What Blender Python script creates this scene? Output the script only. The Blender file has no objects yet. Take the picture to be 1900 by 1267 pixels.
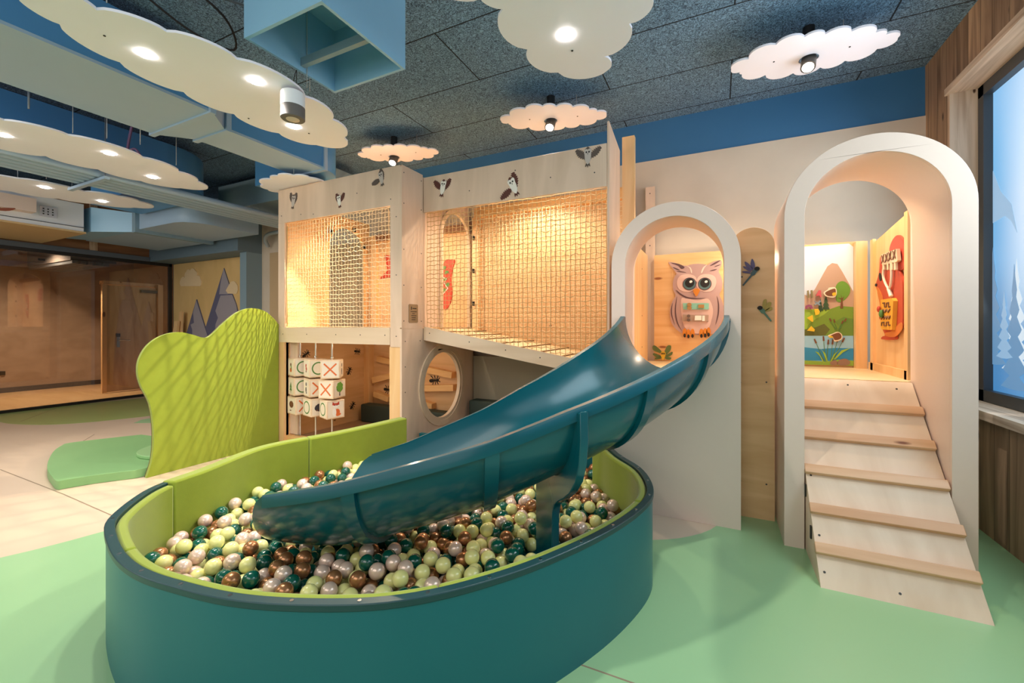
import bpy, math, random
import numpy as np
from mathutils import Vector, Matrix
from mathutils.geometry import tessellate_polygon

S = bpy.context.scene
COL = S.collection
PI = math.pi
R = math.radians
# ------------------------------------------------------------------ camera, world, light, exposure
F, CX, HY, EYE = 785.0, 950.0, 605.0, 1.35
YAW = math.atan(383 / 785.0)
CY_, SY_ = math.cos(YAW), math.sin(YAW)
cam_d = bpy.data.cameras.new('camera')
cam = bpy.data.objects.new('camera', cam_d)
COL.objects.link(cam)
cam.location = (0, 0, EYE)
cam.rotation_euler = (PI / 2, 0, YAW)
cam_d.sensor_width = 36.0
cam_d.lens = F / 1900.0 * 36.0
cam_d.shift_y = (HY - 633.5) / 1900.0
cam_d.clip_start = 0.05
S.camera = cam

w = bpy.data.worlds.new('world')
S.world = w
w.use_nodes = True
w.node_tree.nodes['Background'].inputs[0].default_value = (0.97, 0.98, 1.0, 1)
w.node_tree.nodes['Background'].inputs[1].default_value = 0.66
S.view_settings.view_transform = 'Standard'
S.view_settings.look = 'None'
S.view_settings.gamma = 1.0
S.view_settings.exposure = 0.55
S.cycles.use_denoising = True
S.cycles.max_bounces = 8
S.cycles.diffuse_bounces = 4
S.cycles.caustics_reflective = False
S.cycles.caustics_refractive = False


def light(name, kind, loc, energy, color, size=0.1, target=None, spot=None, blend=0.6, size_y=None):
    d = bpy.data.lights.new(name, kind)
    d.energy = energy
    d.color = color
    if kind == 'AREA':
        d.size = size
        if size_y:
            d.shape = 'RECTANGLE'
            d.size_y = size_y
    else:
        d.shadow_soft_size = size
    if kind == 'SPOT':
        d.spot_size = R(spot)
        d.spot_blend = blend
    o = bpy.data.objects.new(name, d)
    COL.objects.link(o)
    o.location = loc
    if target is not None:
        o.rotation_euler = (Vector(target) - Vector(loc)).to_track_quat('-Z', 'Y').to_euler()
    elif kind in ('AREA', 'SPOT'):
        o.rotation_euler = (0, 0, 0)
    return o


WARM = (1.0, 0.80, 0.58)
NEUT = (1.0, 0.93, 0.85)
COOL = (0.72, 0.90, 1.0)
light('hall_fill', 'AREA', (-1.2, -1.6, 3.3), 55, NEUT, 4.0, size_y=2.0, target=(-1.6, 2.2, 0.6))  # unseen fill light added behind the camera, not a fitting of the room
light('hall_fill', 'AREA', (-6.2, -1.0, 3.3), 100, (1.0, .92, .82), 4.0, size_y=1.5, target=(-7.0, 3.0, 0.4))  # second added fill, brightens the left part of the room
light('window_daylight', 'AREA', (1.70, 2.6, 2.0), 50, COOL, 3.0, size_y=2.0, target=(-1.0, 2.4, 1.2))
# lamps hung inside the playhouse
light('playhouse_lamp', 'SPOT', (-3.30, 3.60, 2.78), 44, WARM, 0.02, spot=160, blend=.4)
light('bridge_lamp', 'SPOT', (-1.75, 3.95, 2.86), 60, WARM, 0.03, spot=150, blend=.5)
light('slide_room_lamp', 'SPOT', (-0.25, 4.1, 2.7), 14, WARM, 0.05, spot=130, blend=.6)
light('stair_room_lamp', 'SPOT', (0.78, 3.98, 2.6), 34, (1.0, .76, .48), 0.05, spot=130, blend=.6)
light('back_room_lamp', 'SPOT', (-11.2, 3.0, 2.86), 300, (1.0, .84, .66), .05, spot=150, blend=.8)
light('screen_spot', 'SPOT', (-3.25, 3.60, 2.74), 190, (1.0, .86, .6), .006, target=(-4.6, 2.55, .75), spot=58, blend=.4)
light('wall_lamp', 'POINT', (0.22, 4.38, 1.95), 3.5, WARM, 0.04)
light('den_lamp', 'POINT', (-3.5, 3.75, 1.12), 3.5, WARM, 0.05)


# ------------------------------------------------------------------ helpers
def ray(px, py):
    u = (px - CX) / F
    v = (HY - py) / F
    return (u * CY_ - SY_, u * SY_ + CY_, v)


def Xp(px, py, x):
    r = ray(px, py); t = x / r[0]
    return (r[1] * t, EYE + r[2] * t)


def Yp(px, py, y):
    r = ray(px, py); t = y / r[1]
    return (r[0] * t, EYE + r[2] * t)


def Zp(px, py, z):
    r = ray(px, py); t = (z - EYE) / r[2]
    return (r[0] * t, r[1] * t)


def zoomY(ox, oy, s, y):
    return lambda pts: [Yp(ox + a / s, oy + b / s, y) for a, b in pts]


def zoomX(ox, oy, s, x):
    return lambda pts: [Xp(ox + a / s, oy + b / s, x) for a, b in pts]


def srgb(r, g, b):
    f = lambda c: (c / 255 / 12.92) if c / 255 <= 0.04045 else ((c / 255 + 0.055) / 1.055) ** 2.4
    return (f(r), f(g), f(b), 1)


class M:
    def __init__(s):
        s.v = []; s.f = []; s.m = []

    def add(s, vs, fs, m=0):
        n = len(s.v)
        s.v += [tuple(p) for p in vs]
        for f in fs:
            s.f.append(tuple(i + n for i in f)); s.m.append(m)
        return s

    def box(s, x0, x1, y0, y1, z0, z1, m=0):
        if x0 > x1: x0, x1 = x1, x0
        if y0 > y1: y0, y1 = y1, y0
        if z0 > z1: z0, z1 = z1, z0
        return s.add([(x0, y0, z0), (x1, y0, z0), (x1, y1, z0), (x0, y1, z0), (x0, y0, z1), (x1, y0, z1), (x1, y1, z1), (x0, y1, z1)],
                     [(3, 2, 1, 0), (4, 5, 6, 7), (0, 1, 5, 4), (1, 2, 6, 5), (2, 3, 7, 6), (3, 0, 4, 7)], m)

    def hexa(s, bot, top, m=0):
        """eight corners: four of the lower face, four of the upper in the same turn"""
        return s.add(list(bot) + list(top), [(3, 2, 1, 0), (4, 5, 6, 7), (0, 1, 5, 4), (1, 2, 6, 5), (2, 3, 7, 6), (3, 0, 4, 7)], m)

    def prism(s, outer, d0, d1, axis='Y', holes=(), m=0, ms=None):
        """outline (a, b) in the plane across axis, run from d0 to d1"""
        if ms is None: ms = m
        P = {'X': lambda a, b, d: (d, a, b), 'Y': lambda a, b, d: (a, d, b), 'Z': lambda a, b, d: (a, b, d)}[axis]
        loops = [list(outer)] + [list(h) for h in holes]
        flat = [p for L in loops for p in L]
        tris = tessellate_polygon([[Vector((a, b, 0)) for a, b in L] for L in loops])
        n = len(flat)
        def area(t):
            (ax, ay), (bx, by), (cx, cy) = (flat[i] for i in t)
            return (bx - ax) * (cy - ay) - (by - ay) * (cx - ax)
        flip = (axis == 'Y')
        up = 1 if d1 > d0 else -1
        fs = []
        for t in tris:
            t = tuple(t)
            if area(t) < 0: t = t[::-1]
            if flip: t = t[::-1]
            if up < 0: t = t[::-1]
            fs.append(tuple(i + n for i in t))
            fs.append(t[::-1])
        s.add([P(a, b, d0) for a, b in flat] + [P(a, b, d1) for a, b in flat], fs, m)
        base = len(s.v) - 2 * n
        k = 0
        for li, L in enumerate(loops):
            A = sum(L[i][0] * L[(i + 1) % len(L)][1] - L[(i + 1) % len(L)][0] * L[i][1] for i in range(len(L)))
            ccw = (A > 0) == (li == 0)
            for i in range(len(L)):
                a, b = base + k + i, base + k + (i + 1) % len(L)
                q = (a, b, b + n, a + n)
                if not ccw: q = q[::-1]
                if flip: q = q[::-1]
                if up < 0: q = q[::-1]
                s.f.append(q); s.m.append(ms)
            k += len(L)
        return s

    def tube(s, pts, r, n=8, m=0, closed=False, cap=True):
        pts = [Vector(p) for p in pts]
        N = len(pts)
        rs = r if isinstance(r, (list, tuple)) else [r] * N
        vs = []; prev = None
        for i, p in enumerate(pts):
            if closed: t = (pts[(i + 1) % N] - pts[i - 1])
            else: t = pts[min(i + 1, N - 1)] - pts[max(i - 1, 0)]
            t.normalize()
            if prev is None:
                a = Vector((0, 0, 1)) if abs(t.z) < .9 else Vector((1, 0, 0))
            else: a = prev
            u = (a - t * a.dot(t)).normalized(); prev = u
            w_ = t.cross(u)
            for k in range(n):
                an = 2 * PI * k / n
                vs.append(p + (u * math.cos(an) + w_ * math.sin(an)) * rs[i])
        fs = []
        for i in range(N if closed else N - 1):
            j = (i + 1) % N
            for k in range(n):
                l = (k + 1) % n
                fs.append((i * n + k, i * n + l, j * n + l, j * n + k))
        if cap and not closed:
            fs.append(tuple(range(n))[::-1]); fs.append(tuple((N - 1) * n + k for k in range(n)))
        return s.add(vs, fs, m)

    def cyl(s, p0, p1, r, n=20, m=0):
        return s.tube([p0, p1], r, n, m)

    def lathe(s, prof, c, n=28, m=0, axis='Z'):
        vs = []; fs = []
        for (r, z) in prof:
            for k in range(n):
                a = 2 * PI * k / n
                if axis == 'Z': vs.append((c[0] + r * math.cos(a), c[1] + r * math.sin(a), c[2] + z))
                elif axis == 'Y': vs.append((c[0] + r * math.cos(a), c[1] - z, c[2] + r * math.sin(a)))
                else: vs.append((c[0] + z, c[1] + r * math.cos(a), c[2] + r * math.sin(a)))
        for i in range(len(prof) - 1):
            for k in range(n):
                l = (k + 1) % n
                fs.append((i * n + k, i * n + l, (i + 1) * n + l, (i + 1) * n + k))
        fs.append(tuple(range(n))[::-1]); fs.append(tuple((len(prof) - 1) * n + k for k in range(n)))
        return s.add(vs, fs, m)

    def ball(s, c, r, n=16, m=0, sc=(1, 1, 1)):
        vs = []; fs = []; rows = n // 2
        for i in range(1, rows):
            th = PI * i / rows
            for k in range(n):
                a = 2 * PI * k / n
                vs.append((c[0] + r * sc[0] * math.sin(th) * math.cos(a), c[1] + r * sc[1] * math.sin(th) * math.sin(a), c[2] + r * sc[2] * math.cos(th)))
        T = len(vs); vs += [(c[0], c[1], c[2] + r * sc[2]), (c[0], c[1], c[2] - r * sc[2])]
        for i in range(rows - 2):
            for k in range(n):
                l = (k + 1) % n
                fs.append((i * n + k, (i + 1) * n + k, (i + 1) * n + l, i * n + l))
        for k in range(n):
            l = (k + 1) % n
            fs.append((T, k, l)); b = (rows - 2) * n
            fs.append((T + 1, b + l, b + k))
        return s.add(vs, fs, m)

    def build(s, name, mats, parent=None, loc=None, bevel=0, smooth=35, **kw):
        if not isinstance(mats, (list, tuple)): mats = [mats]
        vs = np.array(s.v, dtype=float)
        if parent is not None: off = Vector(parent['_o'])
        elif loc is not None: off = Vector(loc)
        else:
            lo, hi = vs.min(0), vs.max(0)
            off = Vector(((lo[0] + hi[0]) / 2, (lo[1] + hi[1]) / 2, lo[2]))
        me = bpy.data.meshes.new(name)
        me.from_pydata([tuple(v) for v in (vs - np.array(off))], [], s.f)
        for mt in mats: me.materials.append(mt)
        me.polygons.foreach_set('material_index', s.m)
        if smooth:
            me.polygons.foreach_set('use_smooth', [True] * len(s.f))
            me.set_sharp_from_angle(angle=R(smooth))
        me.update()
        o = bpy.data.objects.new(name, me)
        COL.objects.link(o)
        if parent is not None: o.parent = parent
        else: o.location = off
        o['_o'] = tuple(off)
        if bevel:
            b = o.modifiers.new('bevel', 'BEVEL'); b.width = bevel; b.segments = 2; b.limit_method = 'ANGLE'; b.angle_limit = R(50)
            b.harden_normals = False
        for k, v in kw.items(): o[k] = v
        return o


def thing(name, label, cat, loc, group=None):
    o = bpy.data.objects.new(name, None)
    COL.objects.link(o)
    o.empty_display_size = .1
    o.location = loc
    o['_o'] = tuple(loc)
    o['label'] = label; o['category'] = cat
    if group: o['group'] = group
    return o


def arc(cx, cy, r, a0, a1, n):
    return [(cx + r * math.cos(R(a0 + (a1 - a0) * i / n)), cy + r * math.sin(R(a0 + (a1 - a0) * i / n))) for i in range(n + 1)]


def arch(cx, half, z0, ztop, n=28):
    """round-topped outline"""
    zc = ztop - half
    return [(cx + half, z0)] + arc(cx, zc, half, 0, 180, n) + [(cx - half, z0)]


def lobes(cusps, bulges, n=9):
    """closed outline of arcs bulging outward between cusps"""
    out = []
    N = len(cusps)
    A = sum(cusps[i][0] * cusps[(i + 1) % N][1] - cusps[(i + 1) % N][0] * cusps[i][1] for i in range(N))
    sg = 1 if A > 0 else -1
    for i in range(N):
        a = Vector(cusps[i]); b = Vector(cusps[(i + 1) % N]); d = b - a
        nrm = Vector((d.y, -d.x)) * sg
        k = bulges[i] if isinstance(bulges, (list, tuple)) else bulges
        for j in range(n):
            t = j / n
            h = (1 - (2 * t - 1) ** 2) ** .7 if 0 < t < 1 else 0
            p = a + d * t + nrm * (k * h)
            out.append((p.x, p.y))
    return out


def smooth_closed(pts, n=6):
    out = []; N = len(pts)
    for i in range(N):
        p0, p1, p2, p3 = (np.array(pts[(i + k - 1) % N], float) for k in range(4))
        for j in range(n):
            t = j / n
            out.append(tuple(.5 * ((2 * p1) + (-p0 + p2) * t + (2 * p0 - 5 * p1 + 4 * p2 - p3) * t * t + (-p0 + 3 * p1 - 3 * p2 + p3) * t ** 3)))
    return out


def smooth_open(pts, n=6):
    out = []; N = len(pts)
    for i in range(N - 1):
        p0, p1, p2, p3 = (np.array(pts[min(max(i + k - 1, 0), N - 1)], float) for k in range(4))
        for j in range(n):
            t = j / n
            out.append(tuple(.5 * ((2 * p1) + (-p0 + p2) * t + (2 * p0 - 5 * p1 + 4 * p2 - p3) * t * t + (-p0 + 3 * p1 - 3 * p2 + p3) * t ** 3)))
    out.append(tuple(map(float, pts[-1])))
    return out


def ell(cx, cy, rx, ry, rot=0, n=20):
    c, s_ = math.cos(R(rot)), math.sin(R(rot))
    return [(cx + rx * math.cos(2 * PI * i / n) * c - ry * math.sin(2 * PI * i / n) * s_, cy + rx * math.cos(2 * PI * i / n) * s_ + ry * math.sin(2 * PI * i / n) * c) for i in range(n)]


# ------------------------------------------------------------------ materials
def mat(name, col, rough=.5, metal=0, noise=None, bump=None, coat=0, sheen=0, emit=None, spec=None):
    """noise = (scale, second colour, amount)  bump = (scale, strength)"""
    m_ = bpy.data.materials.new(name); m_.use_nodes = True
    nt = m_.node_tree; b = nt.nodes['Principled BSDF']
    col = tuple(col)
    b.inputs['Base Color'].default_value = col
    b.inputs['Roughness'].default_value = rough
    b.inputs['Metallic'].default_value = metal
    if coat: b.inputs['Coat Weight'].default_value = coat; b.inputs['Coat Roughness'].default_value = .12
    if sheen: b.inputs['Sheen Weight'].default_value = sheen; b.inputs['Sheen Roughness'].default_value = .4
    if spec is not None: b.inputs['Specular IOR Level'].default_value = spec
    if emit: b.inputs['Emission Color'].default_value = emit[0]; b.inputs['Emission Strength'].default_value = emit[1]
    tc = nt.nodes.new('ShaderNodeTexCoord')
    sc_ = noise[0] if noise else 12
    c2 = noise[1] if noise else tuple(c * .9 for c in col[:3]) + (1,)
    am = noise[2] if noise else .35
    nz = nt.nodes.new('ShaderNodeTexNoise')
    mp = nt.nodes.new('ShaderNodeMapping')
    nt.links.new(tc.outputs['Object'], mp.inputs['Vector']); nt.links.new(mp.outputs[0], nz.inputs['Vector'])
    if isinstance(sc_, (tuple, list)): mp.inputs['Scale'].default_value = sc_; nz.inputs['Scale'].default_value = 1
    else: nz.inputs['Scale'].default_value = sc_
    nz.inputs['Detail'].default_value = 4
    mx = nt.nodes.new('ShaderNodeMix'); mx.data_type = 'RGBA'
    mx.inputs[6].default_value = col; mx.inputs[7].default_value = c2
    ml = nt.nodes.new('ShaderNodeMath'); ml.operation = 'MULTIPLY'; ml.inputs[1].default_value = am
    nt.links.new(nz.outputs['Fac'], ml.inputs[0]); nt.links.new(ml.outputs[0], mx.inputs[0])
    nt.links.new(mx.outputs[2], b.inputs['Base Color'])
    if bump:
        n2 = nt.nodes.new('ShaderNodeTexNoise'); nt.links.new(tc.outputs['Object'], n2.inputs['Vector'])
        n2.inputs['Scale'].default_value = bump[0]; n2.inputs['Detail'].default_value = 3
        bp = nt.nodes.new('ShaderNodeBump'); bp.inputs['Strength'].default_value = bump[1]; bp.inputs['Distance'].default_value = .01
        nt.links.new(n2.outputs['Fac'], bp.inputs['Height']); nt.links.new(bp.outputs[0], b.inputs['Normal'])
    return m_


def wood(name, c1, c2, grain=(3, 3, 40), rough=.5, knots=None, planks=None, seed=0):
    """grain stretched along the axis with the small scale; planks = (axis index, width)"""
    m_ = bpy.data.materials.new(name); m_.use_nodes = True
    nt = m_.node_tree; N = nt.nodes; L = nt.links; b = N['Principled BSDF']
    b.inputs['Roughness'].default_value = rough
    tc = N.new('ShaderNodeTexCoord'); mp = N.new('ShaderNodeMapping')
    L.new(tc.outputs['Object'], mp.inputs['Vector']); mp.inputs['Scale'].default_value = grain
    mp.inputs['Location'].default_value = (seed, seed * 2.3, seed * 3.1)
    nz = N.new('ShaderNodeTexNoise'); nz.inputs['Scale'].default_value = 1; nz.inputs['Detail'].default_value = 5; nz.inputs['Distortion'].default_value = .8
    vec = mp.outputs[0]
    fac_plank = None
    if planks:
        sp = N.new('ShaderNodeSeparateXYZ'); L.new(tc.outputs['Object'], sp.inputs[0])
        dv = N.new('ShaderNodeMath'); dv.operation = 'DIVIDE'; L.new(sp.outputs[planks[0]], dv.inputs[0]); dv.inputs[1].default_value = planks[1]
        fl = N.new('ShaderNodeMath'); fl.operation = 'FLOOR'; L.new(dv.outputs[0], fl.inputs[0])
        wn = N.new('ShaderNodeTexWhiteNoise'); wn.noise_dimensions = '1D'; L.new(fl.outputs[0], wn.inputs['W'])
        ad = N.new('ShaderNodeVectorMath'); ad.operation = 'MULTIPLY_ADD'
        L.new(wn.outputs['Color'], ad.inputs[0]); ad.inputs[1].default_value = (20, 20, 20); L.new(mp.outputs[0], ad.inputs[2])
        vec = ad.outputs[0]; fac_plank = wn.outputs['Value']
    L.new(vec, nz.inputs['Vector'])
    rp = N.new('ShaderNodeValToRGB'); rp.color_ramp.elements[0].position = .35; rp.color_ramp.elements[1].position = .7
    rp.color_ramp.elements[0].color = c1; rp.color_ramp.elements[1].color = c2
    L.new(nz.outputs['Fac'], rp.inputs[0])
    out = rp.outputs[0]
    if fac_plank is not None:
        hs = N.new('ShaderNodeHueSaturation'); L.new(out, hs.inputs['Color'])
        mr = N.new('ShaderNodeMapRange'); mr.inputs['To Min'].default_value = .62; mr.inputs['To Max'].default_value = 1.25
        L.new(fac_plank, mr.inputs['Value']); L.new(mr.outputs[0], hs.inputs['Value']); out = hs.outputs[0]
        fr = N.new('ShaderNodeMath'); fr.operation = 'FRACT'; L.new(dv.outputs[0], fr.inputs[0])
        lt = N.new('ShaderNodeMath'); lt.operation = 'LESS_THAN'; L.new(fr.outputs[0], lt.inputs[0]); lt.inputs[1].default_value = .035
        mg = N.new('ShaderNodeMix'); mg.data_type = 'RGBA'; L.new(lt.outputs[0], mg.inputs[0]); L.new(out, mg.inputs[6])
        mg.inputs[7].default_value = tuple(c * .25 for c in c1[:3]) + (1,); out = mg.outputs[2]
    if knots:
        vo = N.new('ShaderNodeTexVoronoi'); m2 = N.new('ShaderNodeMapping'); L.new(tc.outputs['Object'], m2.inputs['Vector'])
        m2.inputs['Scale'].default_value = knots[0]; m2.inputs['Location'].default_value = (seed * 1.7, seed, seed * .7)
        L.new(m2.outputs[0], vo.inputs['Vector']); vo.inputs['Scale'].default_value = 1
        r2 = N.new('ShaderNodeValToRGB'); r2.color_ramp.elements[0].position = knots[1] * .6; r2.color_ramp.elements[1].position = knots[1]
        r2.color_ramp.elements[0].color = (1, 1, 1, 1); r2.color_ramp.elements[1].color = (0, 0, 0, 1)
        L.new(vo.outputs['Distance'], r2.inputs[0])
        mk = N.new('ShaderNodeMix'); mk.data_type = 'RGBA'; L.new(r2.outputs[0], mk.inputs[0]); L.new(out, mk.inputs[6]); mk.inputs[7].default_value = knots[2]
        out = mk.outputs[2]
    L.new(out, b.inputs['Base Color'])
    bp = N.new('ShaderNodeBump'); bp.inputs['Strength'].default_value = .12; bp.inputs['Distance'].default_value = .004
    L.new(nz.outputs['Fac'], bp.inputs['Height']); L.new(bp.outputs[0], b.inputs['Normal'])
    return m_


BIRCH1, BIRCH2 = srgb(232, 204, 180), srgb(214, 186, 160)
KN = srgb(120, 70, 35)
m_birch = wood('birch_plywood', BIRCH1, BIRCH2, (5, 5, .9), .45, knots=((2.2, 2.2, 1.6), .045, srgb(120, 90, 65)))
m_birch_h = wood('birch_plywood_pale', srgb(228, 205, 178), srgb(215, 188, 158), (.8, 4, 6), .45)
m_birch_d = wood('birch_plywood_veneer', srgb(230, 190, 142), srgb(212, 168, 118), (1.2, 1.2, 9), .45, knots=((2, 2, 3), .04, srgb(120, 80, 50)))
m_pine = wood('knotty_pine', srgb(238, 198, 146), srgb(226, 176, 118), (8, 8, .8), .42, knots=((4, 4, 1.6), .11, KN))
m_pine_h = wood('pine_across', srgb(236, 192, 134), srgb(220, 164, 100), (.8, 8, 12), .42, knots=((2.0, 6, 6), .11, srgb(150, 88, 45)))
m_cleat = wood('cleat_pine', srgb(222, 180, 142), srgb(205, 156, 116), (1.2, 14, 14), .4, knots=((2.4, 8, 8), .13, srgb(120, 66, 34)), seed=2)
m_ramp = wood('ramp_plywood', srgb(232, 208, 182), srgb(214, 184, 154), (4, 1.3, 1.3), .42)
m_floorply = wood('platform_plywood', srgb(238, 212, 170), srgb(228, 196, 148), (2, 2, 2), .4)
m_old = wood('reclaimed_wood', srgb(188, 154, 122), srgb(122, 94, 70), (9, 13, 1.1), .7, knots=((5, 7, 2.4), .12, srgb(45, 26, 15)), planks=(1, .155))
m_old_pale = wood('reclaimed_wood_pale', srgb(206, 184, 160), srgb(160, 132, 106), (22, 22, 1.1), .65, knots=((6, 6, 2.6), .07, srgb(70, 45, 28)), seed=3)
m_old_y = wood('reclaimed_beam', srgb(212, 192, 170), srgb(158, 132, 108), (22, 1.1, 22), .65, knots=((6, 1.5, 6), .06, srgb(80, 55, 38)), seed=5)
m_panel_brown = wood('brown_wood_boards', srgb(150, 106, 70), srgb(120, 80, 50), (3, 1.2, 8), .6, knots=((4, 2, 5), .05, srgb(60, 36, 20)))
m_osb = wood('taupe_plywood', srgb(176, 150, 126), srgb(156, 130, 106), (2, 2, 3), .5)
m_doorw = wood('rustic_door_wood', srgb(212, 176, 126), srgb(178, 138, 92), (6, 6, 1), .5, knots=((3, 3, 2.4), .13, srgb(84, 48, 24)))
m_plaster = mat('pale_plaster', srgb(218, 204, 186), .6, noise=(2.2, srgb(190, 174, 154), .9))
m_blue = mat('blue_wall_paint', srgb(52, 108, 152), .55, noise=(5, srgb(46, 98, 140), .5))
m_slate = mat('slate_blue_paint', srgb(104, 124, 138), .6)
m_slate_l = mat('light_slate_paint', srgb(128, 152, 166), .6)
m_sand = mat('sand_arch_laminate', srgb(232, 208, 192), .42, noise=(30, srgb(226, 200, 184), .4))
m_duct = mat('pale_blue_duct_paint', srgb(160, 182, 204), .42, noise=(3, srgb(150, 172, 194), .5))
m_duct_b = mat('blue_duct_paint', srgb(82, 140, 190), .35, noise=(2, srgb(72, 128, 180), .5))
m_duct_v = mat('light_blue_box_paint', srgb(140, 186, 216), .35)
m_steel = mat('galvanised_steel', srgb(150, 154, 156), .35, .8)
m_darkmetal = mat('dark_lamp_metal', srgb(70, 66, 62), .4, .4)
m_chrome = mat('chrome', srgb(210, 210, 208), .18, 1)
m_rod = mat('steel_rod', srgb(226, 220, 212), .25, .6)
m_cloud = mat('white_cloud_board', srgb(240, 238, 250), .55, noise=(8, srgb(234, 235, 240), .4))
m_white = mat('white_enamel', srgb(235, 236, 240), .35)
m_black = mat('black_metal', srgb(22, 20, 19), .4)
m_blackmat = mat('black_ink', srgb(26, 20, 18), .7)
m_cream = mat('cream_panel', srgb(205, 172, 122), .5)
m_felt = mat('lime_felt', srgb(150, 166, 52), .95, noise=(14, srgb(134, 150, 40), .7), bump=(500, .25), sheen=.35)
m_mat = mat('green_play_mat', srgb(128, 176, 116), .45, noise=(3, srgb(138, 182, 120), .5))
m_mat_l = mat('light_green_play_mat', srgb(150, 192, 132), .45)
m_slide = mat('teal_slide_plastic', srgb(5, 90, 102), .24, noise=(6, srgb(4, 82, 94), .4), coat=.3)
m_shell = mat('teal_pit_laminate', srgb(12, 104, 114), .34, noise=(3, srgb(10, 94, 102), .5))
m_trim = mat('dark_teal_edging', srgb(28, 66, 70), .35)
m_dkcush = mat('dark_green_cushion', srgb(48, 62, 54), .7)
m_rope = mat('cream_rope', srgb(226, 206, 168), .8)
m_rope_d = mat('tan_rope', srgb(196, 164, 112), .8)
m_glass = bpy.data.materials.new('clear_glass'); m_glass.use_nodes = True
_t = m_glass.node_tree; _t.nodes.remove(_t.nodes['Principled BSDF']); _o = _t.nodes['Material Output']
_tr = _t.nodes.new('ShaderNodeBsdfTransparent'); _gl = _t.nodes.new('ShaderNodeBsdfGlossy'); _mx = _t.nodes.new('ShaderNodeMixShader')
_tr.inputs[0].default_value = (.80, .76, .72, 1); _gl.inputs['Roughness'].default_value = .0; _gl.inputs[0].default_value = (.9, .9, .9, 1)
_fr = _t.nodes.new('ShaderNodeFresnel'); _fr.inputs[0].default_value = 1.7
_t.links.new(_fr.outputs[0], _mx.inputs[0]); _t.links.new(_tr.outputs[0], _mx.inputs[1]); _t.links.new(_gl.outputs[0], _mx.inputs[2]); _t.links.new(_mx.outputs[0], _o.inputs[0])
m_lamp = mat('lit_lamp', (1, 1, 1, 1), .5, emit=((1, .94, .84, 1), 30))
m_lampw = mat('lit_downlight', (1, 1, 1, 1), .5, emit=((1, .97, .92, 1), 14))


def flat(name, r, g, b, rough=.6):
    return mat(name, srgb(r, g, b), rough)


# woodwool ceiling: strands, panel joints
def ceiling_mat():
    m_ = bpy.data.materials.new('woodwool_ceiling'); m_.use_nodes = True
    nt = m_.node_tree; N = nt.nodes; L = nt.links; b = N['Principled BSDF']
    b.inputs['Roughness'].default_value = .9
    tc = N.new('ShaderNodeTexCoord')
    n1 = N.new('ShaderNodeTexNoise'); n1.inputs['Scale'].default_value = 14; n1.inputs['Detail'].default_value = 1
    L.new(tc.outputs['Object'], n1.inputs['Vector'])
    va = N.new('ShaderNodeVectorMath'); va.operation = 'MULTIPLY_ADD'
    L.new(n1.outputs['Color'], va.inputs[0]); va.inputs[1].default_value = (.16, .16, .16); L.new(tc.outputs['Object'], va.inputs[2])
    vo = N.new('ShaderNodeTexVoronoi'); vo.feature = 'DISTANCE_TO_EDGE'; vo.inputs['Scale'].default_value = 42
    L.new(va.outputs[0], vo.inputs['Vector'])
    n3 = N.new('ShaderNodeTexNoise'); n3.inputs['Scale'].default_value = 90; n3.inputs['Detail'].default_value = 2; n3.inputs['Distortion'].default_value = 2.5
    L.new(tc.outputs['Object'], n3.inputs['Vector'])
    ad = N.new('ShaderNodeMath'); ad.operation = 'MULTIPLY_ADD'; L.new(vo.outputs['Distance'], ad.inputs[0]); ad.inputs[1].default_value = 1.2; L.new(n3.outputs['Fac'], ad.inputs[2])
    rp = N.new('ShaderNodeValToRGB')
    rp.color_ramp.elements[0].position = .42; rp.color_ramp.elements[0].color = srgb(30, 46, 62)
    rp.color_ramp.elements[1].position = .78; rp.color_ramp.elements[1].color = srgb(136, 176, 208)
    L.new(ad.outputs[0], rp.inputs[0])
    br = N.new('ShaderNodeTexBrick'); br.inputs['Scale'].default_value = 1
    br.inputs['Brick Width'].default_value = 2.0; br.inputs['Row Height'].default_value = .66; br.inputs['Mortar Size'].default_value = .006
    br.inputs['Color1'].default_value = (1, 1, 1, 1); br.inputs['Color2'].default_value = (.9, .9, .9, 1); br.inputs['Mortar'].default_value = (.06, .06, .06, 1)
    mp = N.new('ShaderNodeMapping'); L.new(tc.outputs['Object'], mp.inputs['Vector']); mp.inputs['Location'].default_value = (.9, .06, 0)
    L.new(mp.outputs[0], br.inputs['Vector'])
    mx = N.new('ShaderNodeMix'); mx.data_type = 'RGBA'; mx.blend_type = 'MULTIPLY'; mx.inputs[0].default_value = 1
    L.new(rp.outputs[0], mx.inputs[6]); L.new(br.outputs['Color'], mx.inputs[7]); L.new(mx.outputs[2], b.inputs['Base Color'])
    bp = N.new('ShaderNodeBump'); bp.inputs['Strength'].default_value = .8; bp.inputs['Distance'].default_value = .01
    L.new(ad.outputs[0], bp.inputs['Height']); L.new(bp.outputs[0], b.inputs['Normal'])
    return m_


m_ceil = ceiling_mat()
m_fl_beige = mat('beige_vinyl', srgb(218, 196, 174), .32, noise=(1.5, srgb(212, 188, 164), .6))
m_fl_green = mat('sage_vinyl', srgb(156, 200, 150), .3, noise=(1.5, srgb(150, 194, 146), .6))
m_fl_olive = mat('olive_vinyl', srgb(168, 188, 118), .32, noise=(2, srgb(150, 168, 92), .6))
m_fl_line = mat('vinyl_seam', srgb(150, 130, 108), .5)
m_fl_wood = wood('light_wood_floor', srgb(232, 190, 138), srgb(214, 168, 114), (1, 6, 6), .35)

# ================================================================== THE SETTING
ZC = 3.53      # ceiling
XR = 1.56      # right wall
YB = 4.70      # back wall
XG = -9.945    # glass partition
ST = 'structure'

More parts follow.
